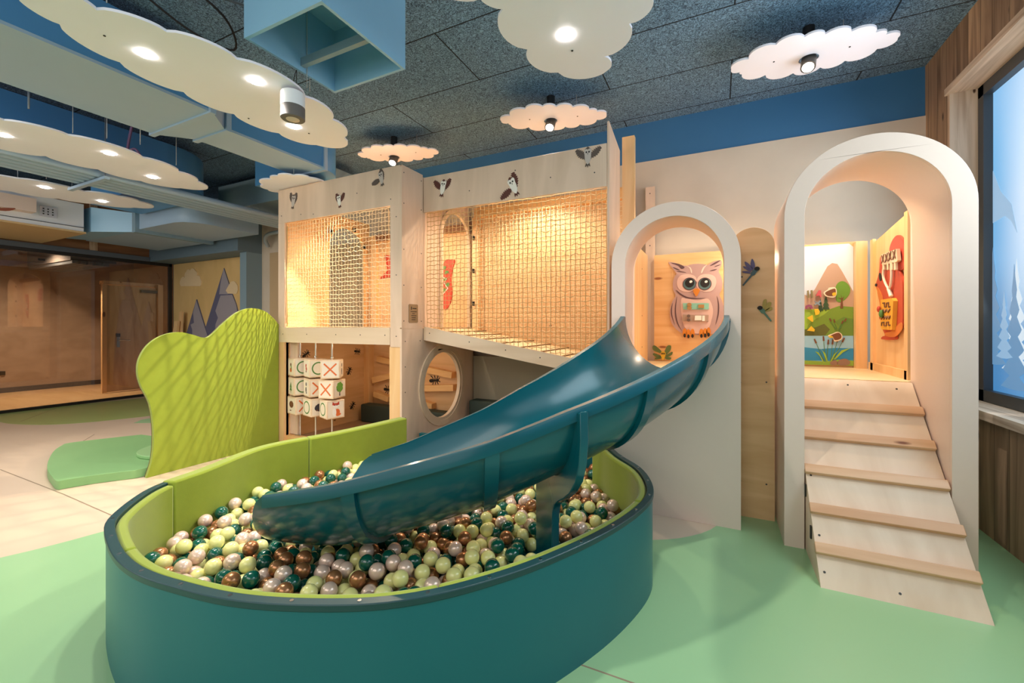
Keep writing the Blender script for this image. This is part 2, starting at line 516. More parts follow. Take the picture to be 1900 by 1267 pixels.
# floor: beige vinyl with green areas set into it, one sheet
f = M()
f.prism([(XG, -4), (3.2, -4), (3.2, YB + .1), (XG, YB + .1)], -.05, 0, 'Z', m=0)
gb = [Zp(x, y, 0) for x, y in [(-60, 1048), (0, 1035), (60, 1021), (130, 1003), (195, 985), (300, 985)]]
ge = [Zp(x, y, 0) for x, y in [(1211, 1002), (1235, 1001), (1258, 999), (1280, 995), (1300, 990), (1318, 983), (1330, 975)]]
green = gb + [(-1.4, 1.9)] + ge + [(-.02, 3.6), (.1, 4.69), (3.1, 4.69), (3.1, -3.9), (-9.5, -3.9), (-6, -1)]
f.prism(green, 0, .0012, 'Z', m=1)
ol = smooth_closed([Zp(x, y, 0) for x, y in [(-30, 772), (0, 783), (30, 787), (90, 788), (170, 783), (290, 770), (330, 762), (330, 735), (150, 750), (0, 768)]], 4)
ol = [(max(a, XG + .03), b) for a, b in ol]
f.prism(ol, 0, .0012, 'Z', m=2)
ol2 = [Zp(x, y, 0) for x, y in [(248, 785), (262, 779), (285, 775), (320, 774), (320, 784)]]
f.prism(ol2, 0, .0012, 'Z', m=1)
for a, b in [((0, 871), (118, 917)), ((135, 830), (175, 806)), ((38, 782), (105, 757)), ((1050, 1224), (1175, 1268)), ((118, 917), (250, 975)), ((1175, 1268), (1300, 1312))]:
    p, q = Vector(Zp(*a, 0)), Vector(Zp(*b, 0)); d = (q - p).normalized() * .0035; n_ = Vector((-d.y, d.x))
    f.prism([tuple(p + n_), tuple(q + n_), tuple(q - n_), tuple(p - n_)], .0012, .0018, 'Z', m=3)
f.build('floor', [m_fl_beige, m_fl_green, m_fl_olive, m_fl_line], loc=(0, 0, 0), kind=ST)

M().box(XG - .1, 3.2, -4, YB + .15, ZC, ZC + .1).build('ceiling', m_ceil, loc=(0, 0, ZC), kind=ST)

# back wall: plaster lower part, blue band above
f = M()
f.box(-7.126, 3, YB, YB + .12, 0, 3.112, 0)
f.box(-7.126, 3, YB + .012, YB + .12, 3.112, ZC, 1)
f.build('wall_back', [m_plaster, m_blue], kind=ST)
# mural recess on the far left, its header and pillar
f = M()
f.box(XG, -7.126, YB, YB + .12, 0, ZC, 0)
f.box(XG, -7.126, 4.29, YB, 2.6, ZC, 0)
f.box(-7.30, -7.126, 4.43, YB, 0, 2.6, 1)
f.build('wall_far', [m_slate, m_slate_l], kind=ST)
f = M(); f.box(-6.9, -4.7, YB - .012, YB, .02, 2.6)
f.build('trim_1', flat('beige_wall_board', 196, 168, 130), kind=ST)

# right wall: reclaimed boards round the window recess
WY0, WY1, WZ0, WZ1 = -1.5, 4.295, .812, 3.13
f = M()
f.box(XR, XR + .3, -4, WY0, 0, ZC); f.box(XR, XR + .3, WY1, YB + .1, 0, ZC)
f.box(XR, XR + .3, WY0, WY1, 0, WZ0 - .05); f.box(XR, XR + .3, WY0, WY1, WZ1, ZC)
f.build('wall_right', m_old, loc=(XR, 0, 0), kind=ST)
f = M(); f.box(XR - .012, 1.76, WY1 - .035, WY1, WZ0, WZ1)
f.build('trim_2', m_old_pale, kind=ST)
f = M(); f.box(XR - .03, 1.76, WY0, WY1, WZ1 - .05, WZ1 + .0)
f.build('trim_3', m_old_y, kind=ST)
f = M(); f.box(XR - .06, 1.76, WY0, WY1 - .036, WZ0 - .055, WZ0)
f.build('trim_4', m_old_y, kind=ST)

# window with frosted film: white forest and mountains on blue


def film_mat():
    m_ = bpy.data.materials.new('backlit_window_film'); m_.use_nodes = True
    nt = m_.node_tree; N = nt.nodes; L = nt.links; b = N['Principled BSDF']
    b.inputs['Roughness'].default_value = .25
    tc = N.new('ShaderNodeTexCoord'); sp = N.new('ShaderNodeSeparateXYZ'); L.new(tc.outputs['Object'], sp.inputs[0])
    def ramp(stops):
        r = N.new('ShaderNodeValToRGB'); e = r.color_ramp.elements
        e[0].position = stops[0][0]; e[0].color = srgb(*stops[0][1]); e[1].position = stops[-1][0]; e[1].color = srgb(*stops[-1][1])
        for p, c in stops[1:-1]:
            q = e.new(p); q.color = srgb(*c)
        return r
    dz = N.new('ShaderNodeMath'); dz.operation = 'DIVIDE'; L.new(sp.outputs[2], dz.inputs[0]); dz.inputs[1].default_value = 2.2
    far = ramp([(0, (84, 146, 196)), (.2, (100, 154, 200)), (.36, (206, 228, 244)), (.6, (250, 252, 255)), (.85, (226, 240, 252)), (1, (206, 226, 244))])
    near = ramp([(0, (52, 118, 172)), (.25, (58, 118, 168)), (.45, (88, 156, 206)), (.7, (96, 166, 214)), (1, (120, 176, 220))])
    L.new(dz.outputs[0], far.inputs[0]); L.new(dz.outputs[0], near.inputs[0])
    ry = N.new('ShaderNodeMapRange'); ry.interpolation_type = 'SMOOTHSTEP'; L.new(sp.outputs[1], ry.inputs['Value'])
    ry.inputs['From Min'].default_value = YH; ry.inputs['From Max'].default_value = YH - .75
    mx = N.new('ShaderNodeMix'); mx.data_type = 'RGBA'; L.new(ry.outputs[0], mx.inputs[0]); L.new(near.outputs[0], mx.inputs[6]); L.new(far.outputs[0], mx.inputs[7])
    b.inputs['Base Color'].default_value = (.1, .1, .1, 1); L.new(mx.outputs[2], b.inputs['Emission Color']); b.inputs['Emission Strength'].default_value = .8
    return m_


YH = (4.2 - WY0) / 2
m_film = film_mat()
f = M()
XF = 1.75
for (y0, y1, z0, z1) in [(4.19, 4.26, .815, 3.08), (WY0, 4.26, .815, .895), (WY0, 4.26, 3.0, 3.08), (1.5, 1.58, .815, 3.08)]:
    f.box(XF - .05, XF + .05, y0, y1, z0, z1)
win = f.build('window_1', flat('anthracite_frame', 62, 66, 70, .4), kind=ST)
M().box(XF, XF + .01, WY0, 4.2, .88, 3.02).build('pane', m_film, parent=win)
wt = zoomX(1820, 380, 3.52, XF - .004)
m_tw = flat('tree_film_dark', 84, 138, 184); m_tl = flat('tree_film_light', 206, 226, 244); m_mt = flat('mountain_film', 160, 198, 230); m_tm = flat('tree_film_mid', 140, 180, 216)
for mm, es in ((m_tw, srgb(92, 144, 188)[:3]), (m_tl, srgb(214, 232, 246)[:3]), (m_mt, srgb(150, 190, 224)[:3]), (m_tm, srgb(140, 182, 218)[:3])):
    pb = mm.node_tree.nodes['Principled BSDF']; pb.inputs['Emission Color'].default_value = es + (1,); pb.inputs['Base Color'].default_value = (.1, .1, .1, 1); pb.inputs['Emission Strength'].default_value = .62
    for l_ in list(mm.node_tree.links):
        if l_.to_socket == pb.inputs['Base Color']: mm.node_tree.links.remove(l_)


def fir(y, z0, h, wd, x, th, mats_, parent, n=6):
    pts_l, pts_r = [], []
    for i in range(n):
        t0 = i / n
        ww = wd * (t0 + .18)
        zz = z0 + h * (1 - t0)
        pts_l += [(y + ww * .35, zz - h / n * .3), (y + ww, zz - h / n * 1.0), (y + ww * .8, zz - h / n * 1.12)]
        pts_r += [(y - ww * .35, zz - h / n * .3), (y - ww, zz - h / n * .95), (y - ww * .82, zz - h / n * 1.1)]
    pts_l = [(a, max(b, z0 + .012)) for a, b in pts_l[:-1]]; pts_r = [(a, max(b, z0 + .012)) for a, b in pts_r[:-1]]
    out = [(y, z0 + h * 1.06)] + pts_l + [(y + wd * .3, z0), (y - wd * .3, z0)] + pts_r[::-1]
    return M().prism(out, x, x - th, 'X').build('film_tree', mats_, parent=parent)


for (fy, fz, fh, fw, fm) in ((4.185, 1.1, .80, .17, m_tw), (3.925, .95, .80, .16, m_tw), (4.03, 1.15, .46, .10, m_tm), (3.62, 1.0, .95, .2, m_tw), (3.2, 1.0, 1.1, .22, m_tw)):
    if fy < 4.1: fir(fy, fz + .1, fh - .1, fw, XF - .0, .002, m_tl if fm is m_tw else m_tw, win) if fm is m_tw else None
    fy2 = fy if fy > 4.1 else fy + .02
    fir(min(fy2, 4.2), fz - .02, fh - .02, fw * .9, XF - .002 if fm is m_tw else XF - .004, .002, fm, win)
M().prism([(4.19, 2.45), (4.1, 2.28), (3.98, 2.16), (3.92, 1.96), (3.98, 2.05), (4.05, 2.1), (4.19, 2.08)], XF, XF - .002, 'X').build('film_mountain', m_mt, parent=win)

# glass partition, black frame, slate beam and boards above
f = M()
f.box(XG - .03, XG + .03, -4, 4.67, 0, .045); f.box(XG - .03, XG + .03, -4, 4.67, 2.545, 2.6)
f.box(XG - .03, XG + .03, 4.62, 4.67, 0, 2.6)
par = f.build('window_2', m_black, kind=ST)
for a, b in ((-4, 3.2 - .88), (3.2 - .875, 4.62)):
    M().box(XG - .005, XG + .005, a, b, .045, 2.545).build('pane', m_glass, parent=par)
jy = Xp(120, 600, XG)[0]
f = M(); f.box(XG - .016, XG + .016, 2.80, 2.88, 2.42, 2.455); f.build('glass_clamp', m_black, parent=par)
M().box(XG - .04, XG + .06, -4, 4.3, 2.6, 2.68).build('trim_5', flat('slate_beam', 86, 94, 104, .6), kind=ST)
f = M(); f.box(XG - .08, XG + .02, -4, 4.3, 2.68, ZC)
f.build('wall_left', m_panel_brown, kind=ST)
M().box(XG + .02, XG + .05, 3.42, 3.52, 2.68, ZC).build('trim_6', m_old_pale, kind=ST)

# the room behind the glass
f = M(); f.box(-14.5, XG - .03, -4, 6.0, -.05, .0)
f.build('floor_back_room', m_fl_wood, kind=ST)
f = M(); f.box(-13.1, -13.0, -4, 6.0, 0, 2.9, 0); f.box(-13.0, -12.985, -4, 6, 0, .1, 1)
f.build('wall_back_room', [m_osb, flat('dark_skirting', 70, 58, 50)], kind=ST)
f = M(); f.box(-13.0, XG - .06, 5.3, 5.4, 0, 2.9)
f.build('wall_back_room_end', m_osb, kind=ST)
f = M(); f.box(-13.1, XG - .09, -4, 6, 2.9, 3.0)
f.build('ceiling_back_room', flat('dark_soffit', 60, 52, 48), kind=ST)
f = M(); f.prism(arch(1.62, .38, .9, 2.35), -12.99, -12.975, 'X')
f.build('trim_7', flat('pale_arch_board', 206, 170, 128), kind=ST)
# open rustic door with pine frame
dY0, dY1 = 4.05, 4.92
DX = -11.0
dr = M(); dr.box(DX - .10, DX - .05, dY0 + .02, dY1 - .02, .02, 2.18)
dr = dr.build('door_1', [m_doorw], kind=ST)
f = M(); f.box(DX - .10, DX - .045, dY0 - .05, dY0 + .02, 0.01, 2.19)
f.build('door_edge', m_pine, parent=dr)
f = M(); f.box(DX - .3, DX + .02, dY1 - .01, dY1 + .08, 0, 2.25); f.box(DX - .3, DX - .12, dY0, dY1 + .08, 2.2, 2.27)
f.build('door_frame', m_pine, parent=dr)
f = M(); f.tube([(DX - .04, 4.25, 1.06), (DX + .01, 4.25, 1.06), (DX + .02, 4.27, 1.06), (DX + .02, 4.42, 1.055)], .011, 10)
f.box(DX - .048, DX - .04, 4.225, 4.275, .92, 1.14)
f.build('door_handle', m_chrome, parent=dr)
f = M(); f.box(DX - .05, DX - .03, 4.22, 4.28, 1.13, 1.2); f.build('lock', m_black, parent=dr)
f = M(); f.box(DX - .05, DX - .0, 4.62, 4.9, 2.06, 2.12); f.build('door_closer', m_black, parent=dr)

# back-room things
f = M()
f.box(-13.0, -12.97, 2.95, 3.2, .36, .44)
t = f.build('wall_socket', m_black, loc=(-12.98, 3.07, .36), label='black double wall socket on the brown wall behind the glass, low down', category='socket')
f = M(); f.lathe([(.05, 0), (.07, -.01), (.07, -.02)], (-11.2, 3.0, 2.9), 20)
f.build('ceiling_downlight', m_lampw, label='small lit round downlight in the dark ceiling behind the glass', category='lamp')
t = thing('ventilation_duct', 'grey corrugated duct hanging under the ceiling behind the glass wall', 'duct', (-12, 3.7, 2.6))
f = M()
for k in range(5):
    f.box(-12.6, -10.6, 3.42 + k * .11, 3.50 + k * .11, 2.50, 2.56)
f.build('slat_panel', m_steel, parent=t)
M().box(-12.6, -10.6, 3.4, 4.05, 2.56, 2.899).build('casing', flat('grey_duct', 110, 100, 92), parent=t)

# planks leaning in the far corner
def plank(name, label, quad, th):
    f = M(); f.prism(quad, 4.60, 4.60 - th, 'Y')
    return f.build(name, m_pine, label=label, category='board', group=None)


pz = zoomY(0, 420, 5.588, 4.58)
plank('leaning_board', 'taller yellow pine board leaning in the corner beside the glass wall', [(-9.62, 0), (-9.44, 0), (-9.36, 1.63), (-9.46, 1.63)], .03)
f = M(); f.prism([(-9.85, 0), (-9.64, 0), (-9.38, 1.45), (-9.50, 1.45)], 4.55, 4.51, 'Y')
f.build('leaning_board', m_pine, label='shorter yellow pine board leaning in front of the taller one by the glass wall', category='board')

# mural board with mountains and clouds
mu = thing('mountain_mural', 'yellow mural board with grey mountains and pale clouds in the recess', 'mural', (-8.7, 4.69, 0))
m_mur = wood('mural_board', srgb(226, 190, 130), srgb(214, 178, 118), (3, 3, 1), .5)
M().box(XG + .05, -7.30, 4.685, 4.699, .0, 2.595).build('board', m_mur, parent=mu)
mz = zoomY(0, 400, 3.167, 4.68)
m_m1 = flat('mountain_blue_grey', 96, 96, 124); m_m2 = flat('mountain_pale_grey', 162, 154, 162); m_mc = flat('mural_cloud_cream', 236, 208, 166)
big = mz([(1200, 690), (1318, 308), (1350, 405), (1330, 440), (1368, 462), (1392, 525)]) + [(-7.6, 1.1), (-7.5, .02), (-9.2, .02)]
M().prism(big, 4.685, 4.672).build('mountain', m_m1, parent=mu)
M().prism(mz([(1318, 312), (1350, 405), (1330, 440), (1345, 462), (1292, 462), (1300, 400)]), 4.672, 4.667).build('snow_cap', m_m2, parent=mu)
M().prism(mz([(1300, 470), (1368, 465), (1392, 525)]) + [(-7.62, .9), (-8.5, .3)] + mz([(1270, 640), (1285, 600), (1270, 560)]), 4.672, 4.667).build('snow_cap', m_m2, parent=mu)
small = mz([(1100, 690), (1158, 492), (1222, 700)]) + [(-8.3, .02), (-9.75, .02)]
M().prism(small, 4.685, 4.668).build('mountain', m_m1, parent=mu)
M().prism(mz([(1158, 500), (1222, 700)]) + [(-8.6, .2), (-9.2, .2)] + mz([(1135, 670), (1125, 640), (1145, 630), (1140, 570)]), 4.668, 4.664).build('snow_cap', m_m2, parent=mu)
for pts in ([(1068, 415), (1064, 380), (1090, 365), (1098, 330), (1120, 322), (1150, 325), (1160, 355), (1180, 370), (1180, 415)], [(1335, 458), (1330, 430), (1350, 405), (1392, 400), (1392, 460)]):
    q = mz(pts)
    M().prism(lobes(q, [.0 if i >= len(q) - 1 else .25 for i in range(len(q))], 5), 4.685, 4.668).build('cloud', m_mc, parent=mu)

# ================================================================== OVERHEAD
# ducts
t = thing('ceiling_duct', 'large flat pale blue ventilation duct running under the ceiling above the longest cloud', 'duct', (-3.93, .6, 3.0))
f = M(); f.box(-4.36, -3.515, -3.5, 1.9, 3.0, 3.02, 0); f.box(-4.36, -3.515, -3.5, 1.9, 3.02, 3.42, 1)
f.build('wide_section', [m_duct, m_duct_b], parent=t)
f = M(); f.hexa([(-4.36, 1.93, 3.0), (-3.515, 1.93, 3.0), (-3.72, 2.13, 3.0), (-4.16, 2.13, 3.0)], [(-4.36, 1.93, 3.4), (-3.515, 1.93, 3.4), (-3.72, 2.13, 3.36), (-4.16, 2.13, 3.36)])
f.build('reducer', m_duct, parent=t)
f = M(); f.box(-4.16, -3.72, 2.17, 3.12, 3.0, 3.02, 0); f.box(-4.16, -3.72, 2.17, 3.12, 3.02, 3.34, 1)
f.build('narrow_section', [m_duct, m_duct_b], parent=t)
f = M()
el = [(-3.72, 3.15)] + [(-4.16 + .44 * math.cos(R(a)), 3.15 + .34 * math.sin(R(a))) for a in range(0, 91, 10)] + [(-4.9, 3.49), (-4.9, 3.15)]
f.prism(el, 3.0, 3.34, 'Z'); f.build('elbow', m_duct_b, parent=t)
for (x0, x1, y, zt) in ((-4.39, -3.485, 1.915, 3.44), (-4.19, -3.69, 2.15, 3.38), (-4.18, -3.70, 3.135, 3.36)):
    M().box(x0, x1, y - .02, y + .02, 2.985, zt).build('flange', m_duct, parent=t)
for y in (-1.2, .2, 1.2):
    M().cyl((-4.42, y, 2.9), (-4.42, y, ZC), .006, 6).build('hanger', m_steel, parent=t)

t = thing('curved_duct', 'deep blue ventilation duct with rounded elbow behind the second long cloud', 'duct', (-5.8, 1.2, 2.97))
f = M()
out = [(-5.5, -3.5), (-5.5, 2.55)] + [(-6.1 + .6 * math.cos(R(a)), 2.55 + .6 * math.sin(R(a))) for a in range(0, 91, 9)] + [(-7.5, 3.15), (-7.5, 2.6), (-6.15, 2.55), (-6.15, -3.5)]
f.prism(out, 2.97, 3.38, 'Z'); f.build('casing', m_duct_b, parent=t)

t = thing('side_duct', 'pale blue duct with folded joints running over to the white unit', 'duct', (-7.4, 3.5, 2.74))
f = M(); f.box(-9.4, -7.75, 3.2, 4.2, 2.76, 3.05); f.build('section', m_duct, parent=t)
f = M(); f.prism([(-7.7, 3.2)] + [(-6.75 + .3 * math.cos(R(a)), 3.5 + .3 * math.sin(R(a))) for a in (-90, -60, -30, 0)] + [(-6.45, 4.2), (-7.7, 4.2)], 2.78, 3.05, 'Z'); f.build('end_section', m_duct, parent=t)
f = M(); f.box(-7.77, -7.68, 3.15, 4.22, 2.73, 3.08); f.build('flange', m_slate_l, parent=t)
f = M(); f.hexa([(-9.3, 2.88, 2.74), (-8.3, 2.88, 2.74), (-7.9, 3.2, 2.76), (-9.3, 3.2, 2.76)], [(-9.3, 2.88, 3.1), (-8.3, 2.88, 3.1), (-7.9, 3.2, 3.05), (-9.3, 3.2, 3.05)])
f.build('transition', m_duct_v, parent=t)

t = thing('box_beam', 'slate blue boxed-in duct across the ceiling left of the net house', 'duct', (-5.5, 4.0, 3.05))
a = Yp(405, 355, 3.75); b = Yp(515, 310, 3.75)
M().box(a[0], -4.5, 3.75, 4.25, 3.06, 3.42).build('casing', m_slate_l, parent=t)

# pipes
pp = thing('pipe_bundle', 'bundle of five pale green-grey insulated pipes passing behind the second cloud', 'pipe', (-6, 0.5, 2.86))
for k in range(5):
    M().cyl((-5.54 - k * .115, -3.4, 2.87), (-5.54 - k * .115, 4.65, 2.87), .037, 16).build('pipe', m_duct, parent=pp)
t = thing('pipe_bracket', 'perforated steel rail holding up the pipe bundle', 'bracket', (-5.9, 2.0, 2.8))
f = M(); f.box(-6.25, -5.42, 1.98, 2.02, 2.80, 2.828); f.build('rail', m_duct, parent=t)
for x in (-6.2, -5.46):
    M().cyl((x, 2.0, 2.82), (x, 2.0, ZC), .005, 6).build('hanger_rod', m_steel, parent=t)

# air handling unit
t = thing('air_unit', 'white air handling unit with cream underside hung above the glass wall', 'air conditioner', (-9.0, 2.0, 2.70))
M().box(-9.86, -8.30, -.6, 2.80, 2.72, 3.12).build('casing', m_white, parent=t)
M().box(-9.86, -8.28, -.6, 2.82, 2.695, 2.72).build('underside_panel', m_cream, parent=t)
M().box(-8.30, -8.288, -.6, 2.81, 2.775, 2.782).build('seam', m_black, parent=t)
M().box(-8.3, -8.14, 1.2, 2.28, 2.86, 3.04).build('control_box', m_sand, parent=t)
for k in range(3):
    p0 = Vector((-8.16, 1.0 + .08 * k, 3.0)); pts = smooth_open([(-8.16, .7 + .1 * k, 2.98), (-8.13, 1.2 + .05 * k, 2.9 - .02 * k), (-8.11, 1.5, 2.80 + .02 * k), (-8.12, 1.85 + .05 * k, 2.81), (-8.15, 2.1, 2.87)], 5)
    M().tube(pts, .009, 6).build('copper_cable', flat('brown_cable', 170, 96, 70), parent=t)
for k in range(4):
    M().cyl((-8.2, 1.45 + .17 * k, 2.85), (-8.2, 1.45 + .17 * k, 2.862), .02, 10).build('cable_gland', flat('gland_grey', 150, 146, 140), parent=t)
lb = M().box(-8.292, -8.288, 2.35, 2.52, 2.85, 2.99).build('label_sheet', flat('paper_label', 214, 212, 222), parent=t)
f = M()
for k in range(3):
    for j in range(3):
        f.box(-8.287, -8.285, 2.38 + .045 * j, 2.395 + .045 * j, 2.88 + .035 * k, 2.895 + .035 * k)
f.build('print_marks', m_blackmat, parent=lb)

# blue extractor box
t = thing('ventilation_hood', 'light blue open-bottomed box hood with a crossbar under the ceiling', 'hood', (-2.06, 1.77, 2.95))
x0, x1, y0, y1 = -2.37, -1.755, 1.46, 2.08
f = M(); z0, z1 = 2.95, 3.36; e = .018
f.box(x0, x1, y0, y0 + e, z0, z1); f.box(x0, x1, y1 - e, y1, z0, z1); f.box(x0, x0 + e, y0 + e, y1 - e, z0, z1); f.box(x1 - e, x1, y0 + e, y1 - e, z0, z1)
f.box(x0, x1, y0, y1, z1, z1 + .02)
f.build('casing', m_duct_v, parent=t)
M().box(x0 + e, x1 - e, 1.80, 1.83, 2.98, 3.03).build('crossbar', m_slate_l, parent=t)
M().box(x0 + .1, x1 - .1, y0 + .1, y1 - .1, 3.38, ZC).build('neck', m_duct_b, parent=t)

# clouds -------------------------------------------------------------
ZCL = 2.85


def place_spot(x, y, z, parent, e=7):
    M().lathe([(.032, 0), (.036, -.004), (.036, -.008)], (x, y, z + .001), 20).build('downlight', m_lamp, parent=parent)
    light('cloud_spot', 'SPOT', (x, y, z - .02), e, NEUT, .03, spot=120, blend=.8)


def cloud(name, label, cusps, bulges, z, spots, hangers=(), group=None, e=52, hole=None, screws=()):
    cx = sum(c[0] for c in cusps) / len(cusps); cy = sum(c[1] for c in cusps) / len(cusps)
    t = thing(name, label, 'lamp', (cx, cy, z), group)
    if not isinstance(bulges, (list, tuple)): bulges = [bulges] * len(cusps)
    out = lobes(cusps, bulges)
    f = M(); f.prism(out, z, z + .014, 'Z', holes=[hole] if hole else [])
    f.build('cloud_board', m_cloud, parent=t)
    for (x, y) in spots: place_spot(x, y, z, t, e)
    for (x, y) in hangers: M().cyl((x, y, z + .014), (x, y, ZC), .0025, 6).build('hanging_wire', m_rod, parent=t)
    for (x, y) in screws: M().cyl((x, y, z - .003), (x, y, z), .006, 8).build('screw', m_blackmat, parent=t)
    return t


s1 = 2.879
z1f = lambda L, z=ZCL: [Zp(a / s1, b / s1, z) for a, b in L]
up = z1f([(420, -10), (515, 55), (890, 172), (1265, 318), (1632, 520), (1775, 640), (1838, 735)])
lo = z1f([(1690, 775), (1490, 712), (1250, 610), (980, 492), (640, 333), (318, 130), (95, -10)])
tail = [(-3.05, .45), (-2.98, .2), (-2.85, .05), (-2.6, .1), (-2.5, .35)]
cloud('cloud_lamp', 'longest white cloud lamp beside the blue hood, its tip towards the net house', up + lo + tail,
      [.1, .17, .18, .18, .2, .2, .42] + [.2, .17, .17, .18, .18, .16, .15] + [.15] * 5, ZCL,
      [Zp(270, 100, ZCL), Zp(475, 150, ZCL), Zp(545, 234, ZCL)], z1f([(570, 30), (1640, 480), (1655, 500)]), screws=z1f([(558, 190), (1328, 632), (1650, 712)]))
s2 = 3.96
z2f = lambda L, z=ZCL: [Zp(a / s2, 120 + b / s2, z) for a, b in L]
up = z2f([(30, 412), (500, 520), (1050, 685), (1312, 790), (1450, 860)])
lo = z2f([(1330, 908), (1035, 855), (720, 770), (335, 672), (-50, 605)])
cloud('cloud_lamp', 'middle long white cloud lamp in front of the pipe bundle', up + lo + [(-4.3, .75), (-4.6, .6), (-4.85, .8)],
      [.17, .18, .2, .2, .42, .18, .17, .18, .18, .15, .15, .15, .15], ZCL, [Zp(5, 250, ZCL), Zp(203, 284, ZCL), Zp(283, 328, ZCL)], z2f([(535, 515), (785, 555), (1030, 600), (1295, 750)]), e=26)
up = z2f([(135, 838), (620, 935), (880, 970), (1020, 1005)])
lo = z2f([(985, 1050), (690, 1022), (430, 985), (90, 932)])
cloud('cloud_lamp', 'farthest long white cloud lamp in front of the white air unit', up + lo + [(-6.9, .6), (-7.3, .4), (-7.6, .7)],
      [.17, .18, .2, .42, .18, .18, .18, .16, .15, .15, .15], ZCL, [Zp(83, 347, ZCL), Zp(190, 373, ZCL)], z2f([(340, 850), (130, 840)]), e=26)
s3 = 2.879
z3f = lambda L, z=ZCL: [Zp(440 + a / s3, b / s3, z) for a, b in L]
s4 = 2.375
z4f = lambda L, z=ZCL: [Zp(1100 + a / s4, b / s4, z) for a, b in L]
cus = z3f([(1420, 48), (1552, 265), (1715, 388)]) + z4f([(75, 285), (50, 250), (165, 105), (255, 0)])
cus = [z3f([(1300, -5)])[0], z3f([(1420, 48)])[0], z3f([(1552, 265)])[0], z3f([(1715, 388)])[0], z4f([(72, 305)])[0], z4f([(50, 250)])[0], z4f([(160, 105)])[0], z4f([(262, -8)])[0], (-.15, 1.85), (-.2, 1.55), (-.45, 1.3), (-.85, 1.25), (-1.15, 1.5)]
cloud('cloud_lamp', 'big white cloud lamp at the top middle of the picture, right of the blue hood', cus, [.15, .25, .25, .28, .2, .25, .25, .2, .2, .2, .2, .2, .2], ZCL, [Zp(1050, 65, ZCL)], (), e=55, screws=z3f([(1790, 270)]))

ZS = 3.3
BUMP = [(-1.0, 0), (-.86, .1), (-.84, .18), (-.5, .34), (-.12, .44), (.22, .42), (.5, .36), (.82, .2), (.98, .02), (.8, -.12), (.66, -.22), (.36, -.36), (.06, -.42), (-.18, -.46), (-.5, -.42), (-.8, -.2)]


def small_cloud(label, l, r_, c, hgt, aim):
    A = Vector(Zp(*l, ZS)); B = Vector(Zp(*r_, ZS)); C = Vector(Zp(*c, ZS))
    mid = (A + B) / 2; ax = (B - A) / 2; ay = Vector((-ax.y, ax.x)).normalized() * hgt
    cus = [tuple(mid + ax * a + ay * b) for a, b in BUMP]
    hole = ell(C.x, C.y + .03, .062, .062)[::-1]
    t = cloud('cloud_lamp', label, cus, .34, ZS, [], [(mid.x + ax.x * .4, mid.y + ax.y * .4 + .05)], None, hole=hole, screws=[tuple(mid - ax * .45), tuple(mid + ax * .45)])
    cx, cy = C.x, C.y + .03
    M().cyl((cx, cy, ZS - .03), (cx, cy, ZC), .038, 20).build('spotlight_stem', m_black, parent=t)
    d = (Vector(aim) - Vector((cx, cy, ZS - .04))).normalized()
    p0 = Vector((cx, cy, ZS - .01)) - d * .02; p1 = p0 + d * .10
    M().cyl(p0, p1, .047, 24).build('spotlight_head', m_darkmetal, parent=t)
    M().cyl(p1 - d * .001, p1 + d * .004, .036, 20).build('bulb', m_lampw, parent=t)
    light('cloud_spot', 'SPOT', tuple(p1 + d * .03), 75, NEUT, .022, target=tuple(p1 + d), spot=105, blend=.5)
    return t


small_cloud('small white cloud lamp with spotlight above the left net house', (668, 290), (812, 280), (728, 290), .44, (-3.0, 2.0, 0))
small_cloud('white cloud lamp with spotlight above the net bridge', (930, 225), (1127, 212), (1020, 222), .46, (-1.3, 1.9, 0))
small_cloud('white cloud lamp with spotlight in front of the blue band by the tall arch', (1357, 130), (1671, 68), (1502, 105), .50, (0.1, 1.9, 0))
# the cloud half hidden behind the net house
cz = [Zp(x, y, 2.93) for x, y in [(505, 333), (515, 327), (545, 326), (575, 330), (600, 345), (580, 365), (540, 362), (515, 357), (497, 352), (489, 343)]]
cloud('cloud_lamp', 'cream cloud board half hidden behind the top of the left net house', cz, .3, 2.93, [], [(cz[2][0], cz[2][1])])

# hanging speaker
sx, sy = Zp(544, 195, 2.74)
sx, sy = sx - .03, sy + .02
t = thing('pendant_speaker', 'white and grey cylindrical pendant hanging before the longest cloud', 'speaker', (sx, sy, 2.66))
M().lathe([(.067, 0), (.071, .004), (.071, .075)], (sx, sy, 2.665), 28).build('lower_band', flat('speaker_grey', 104, 98, 94), parent=t)
M().lathe([(.0715, 0), (.0715, .085), (.066, .092)], (sx, sy, 2.74), 28).build('white_housing', m_white, parent=t)
M().lathe([(.001, -.012), (.02, -.004), (.04, .004)], (sx, sy, 2.66), 20).build('cone', flat('cone_cream', 206, 186, 160), parent=t)
for dx in (-.03, .03): M().cyl((sx + dx, sy, 2.83), (sx + .01, sy + .02, 3.0), .002, 6).build('wire', m_blackmat, parent=t)
M().cyl((sx + .01, sy + .02, 3.0), (sx + .01, sy + .02, ZC), .002, 6).build('wire', m_blackmat, parent=t)

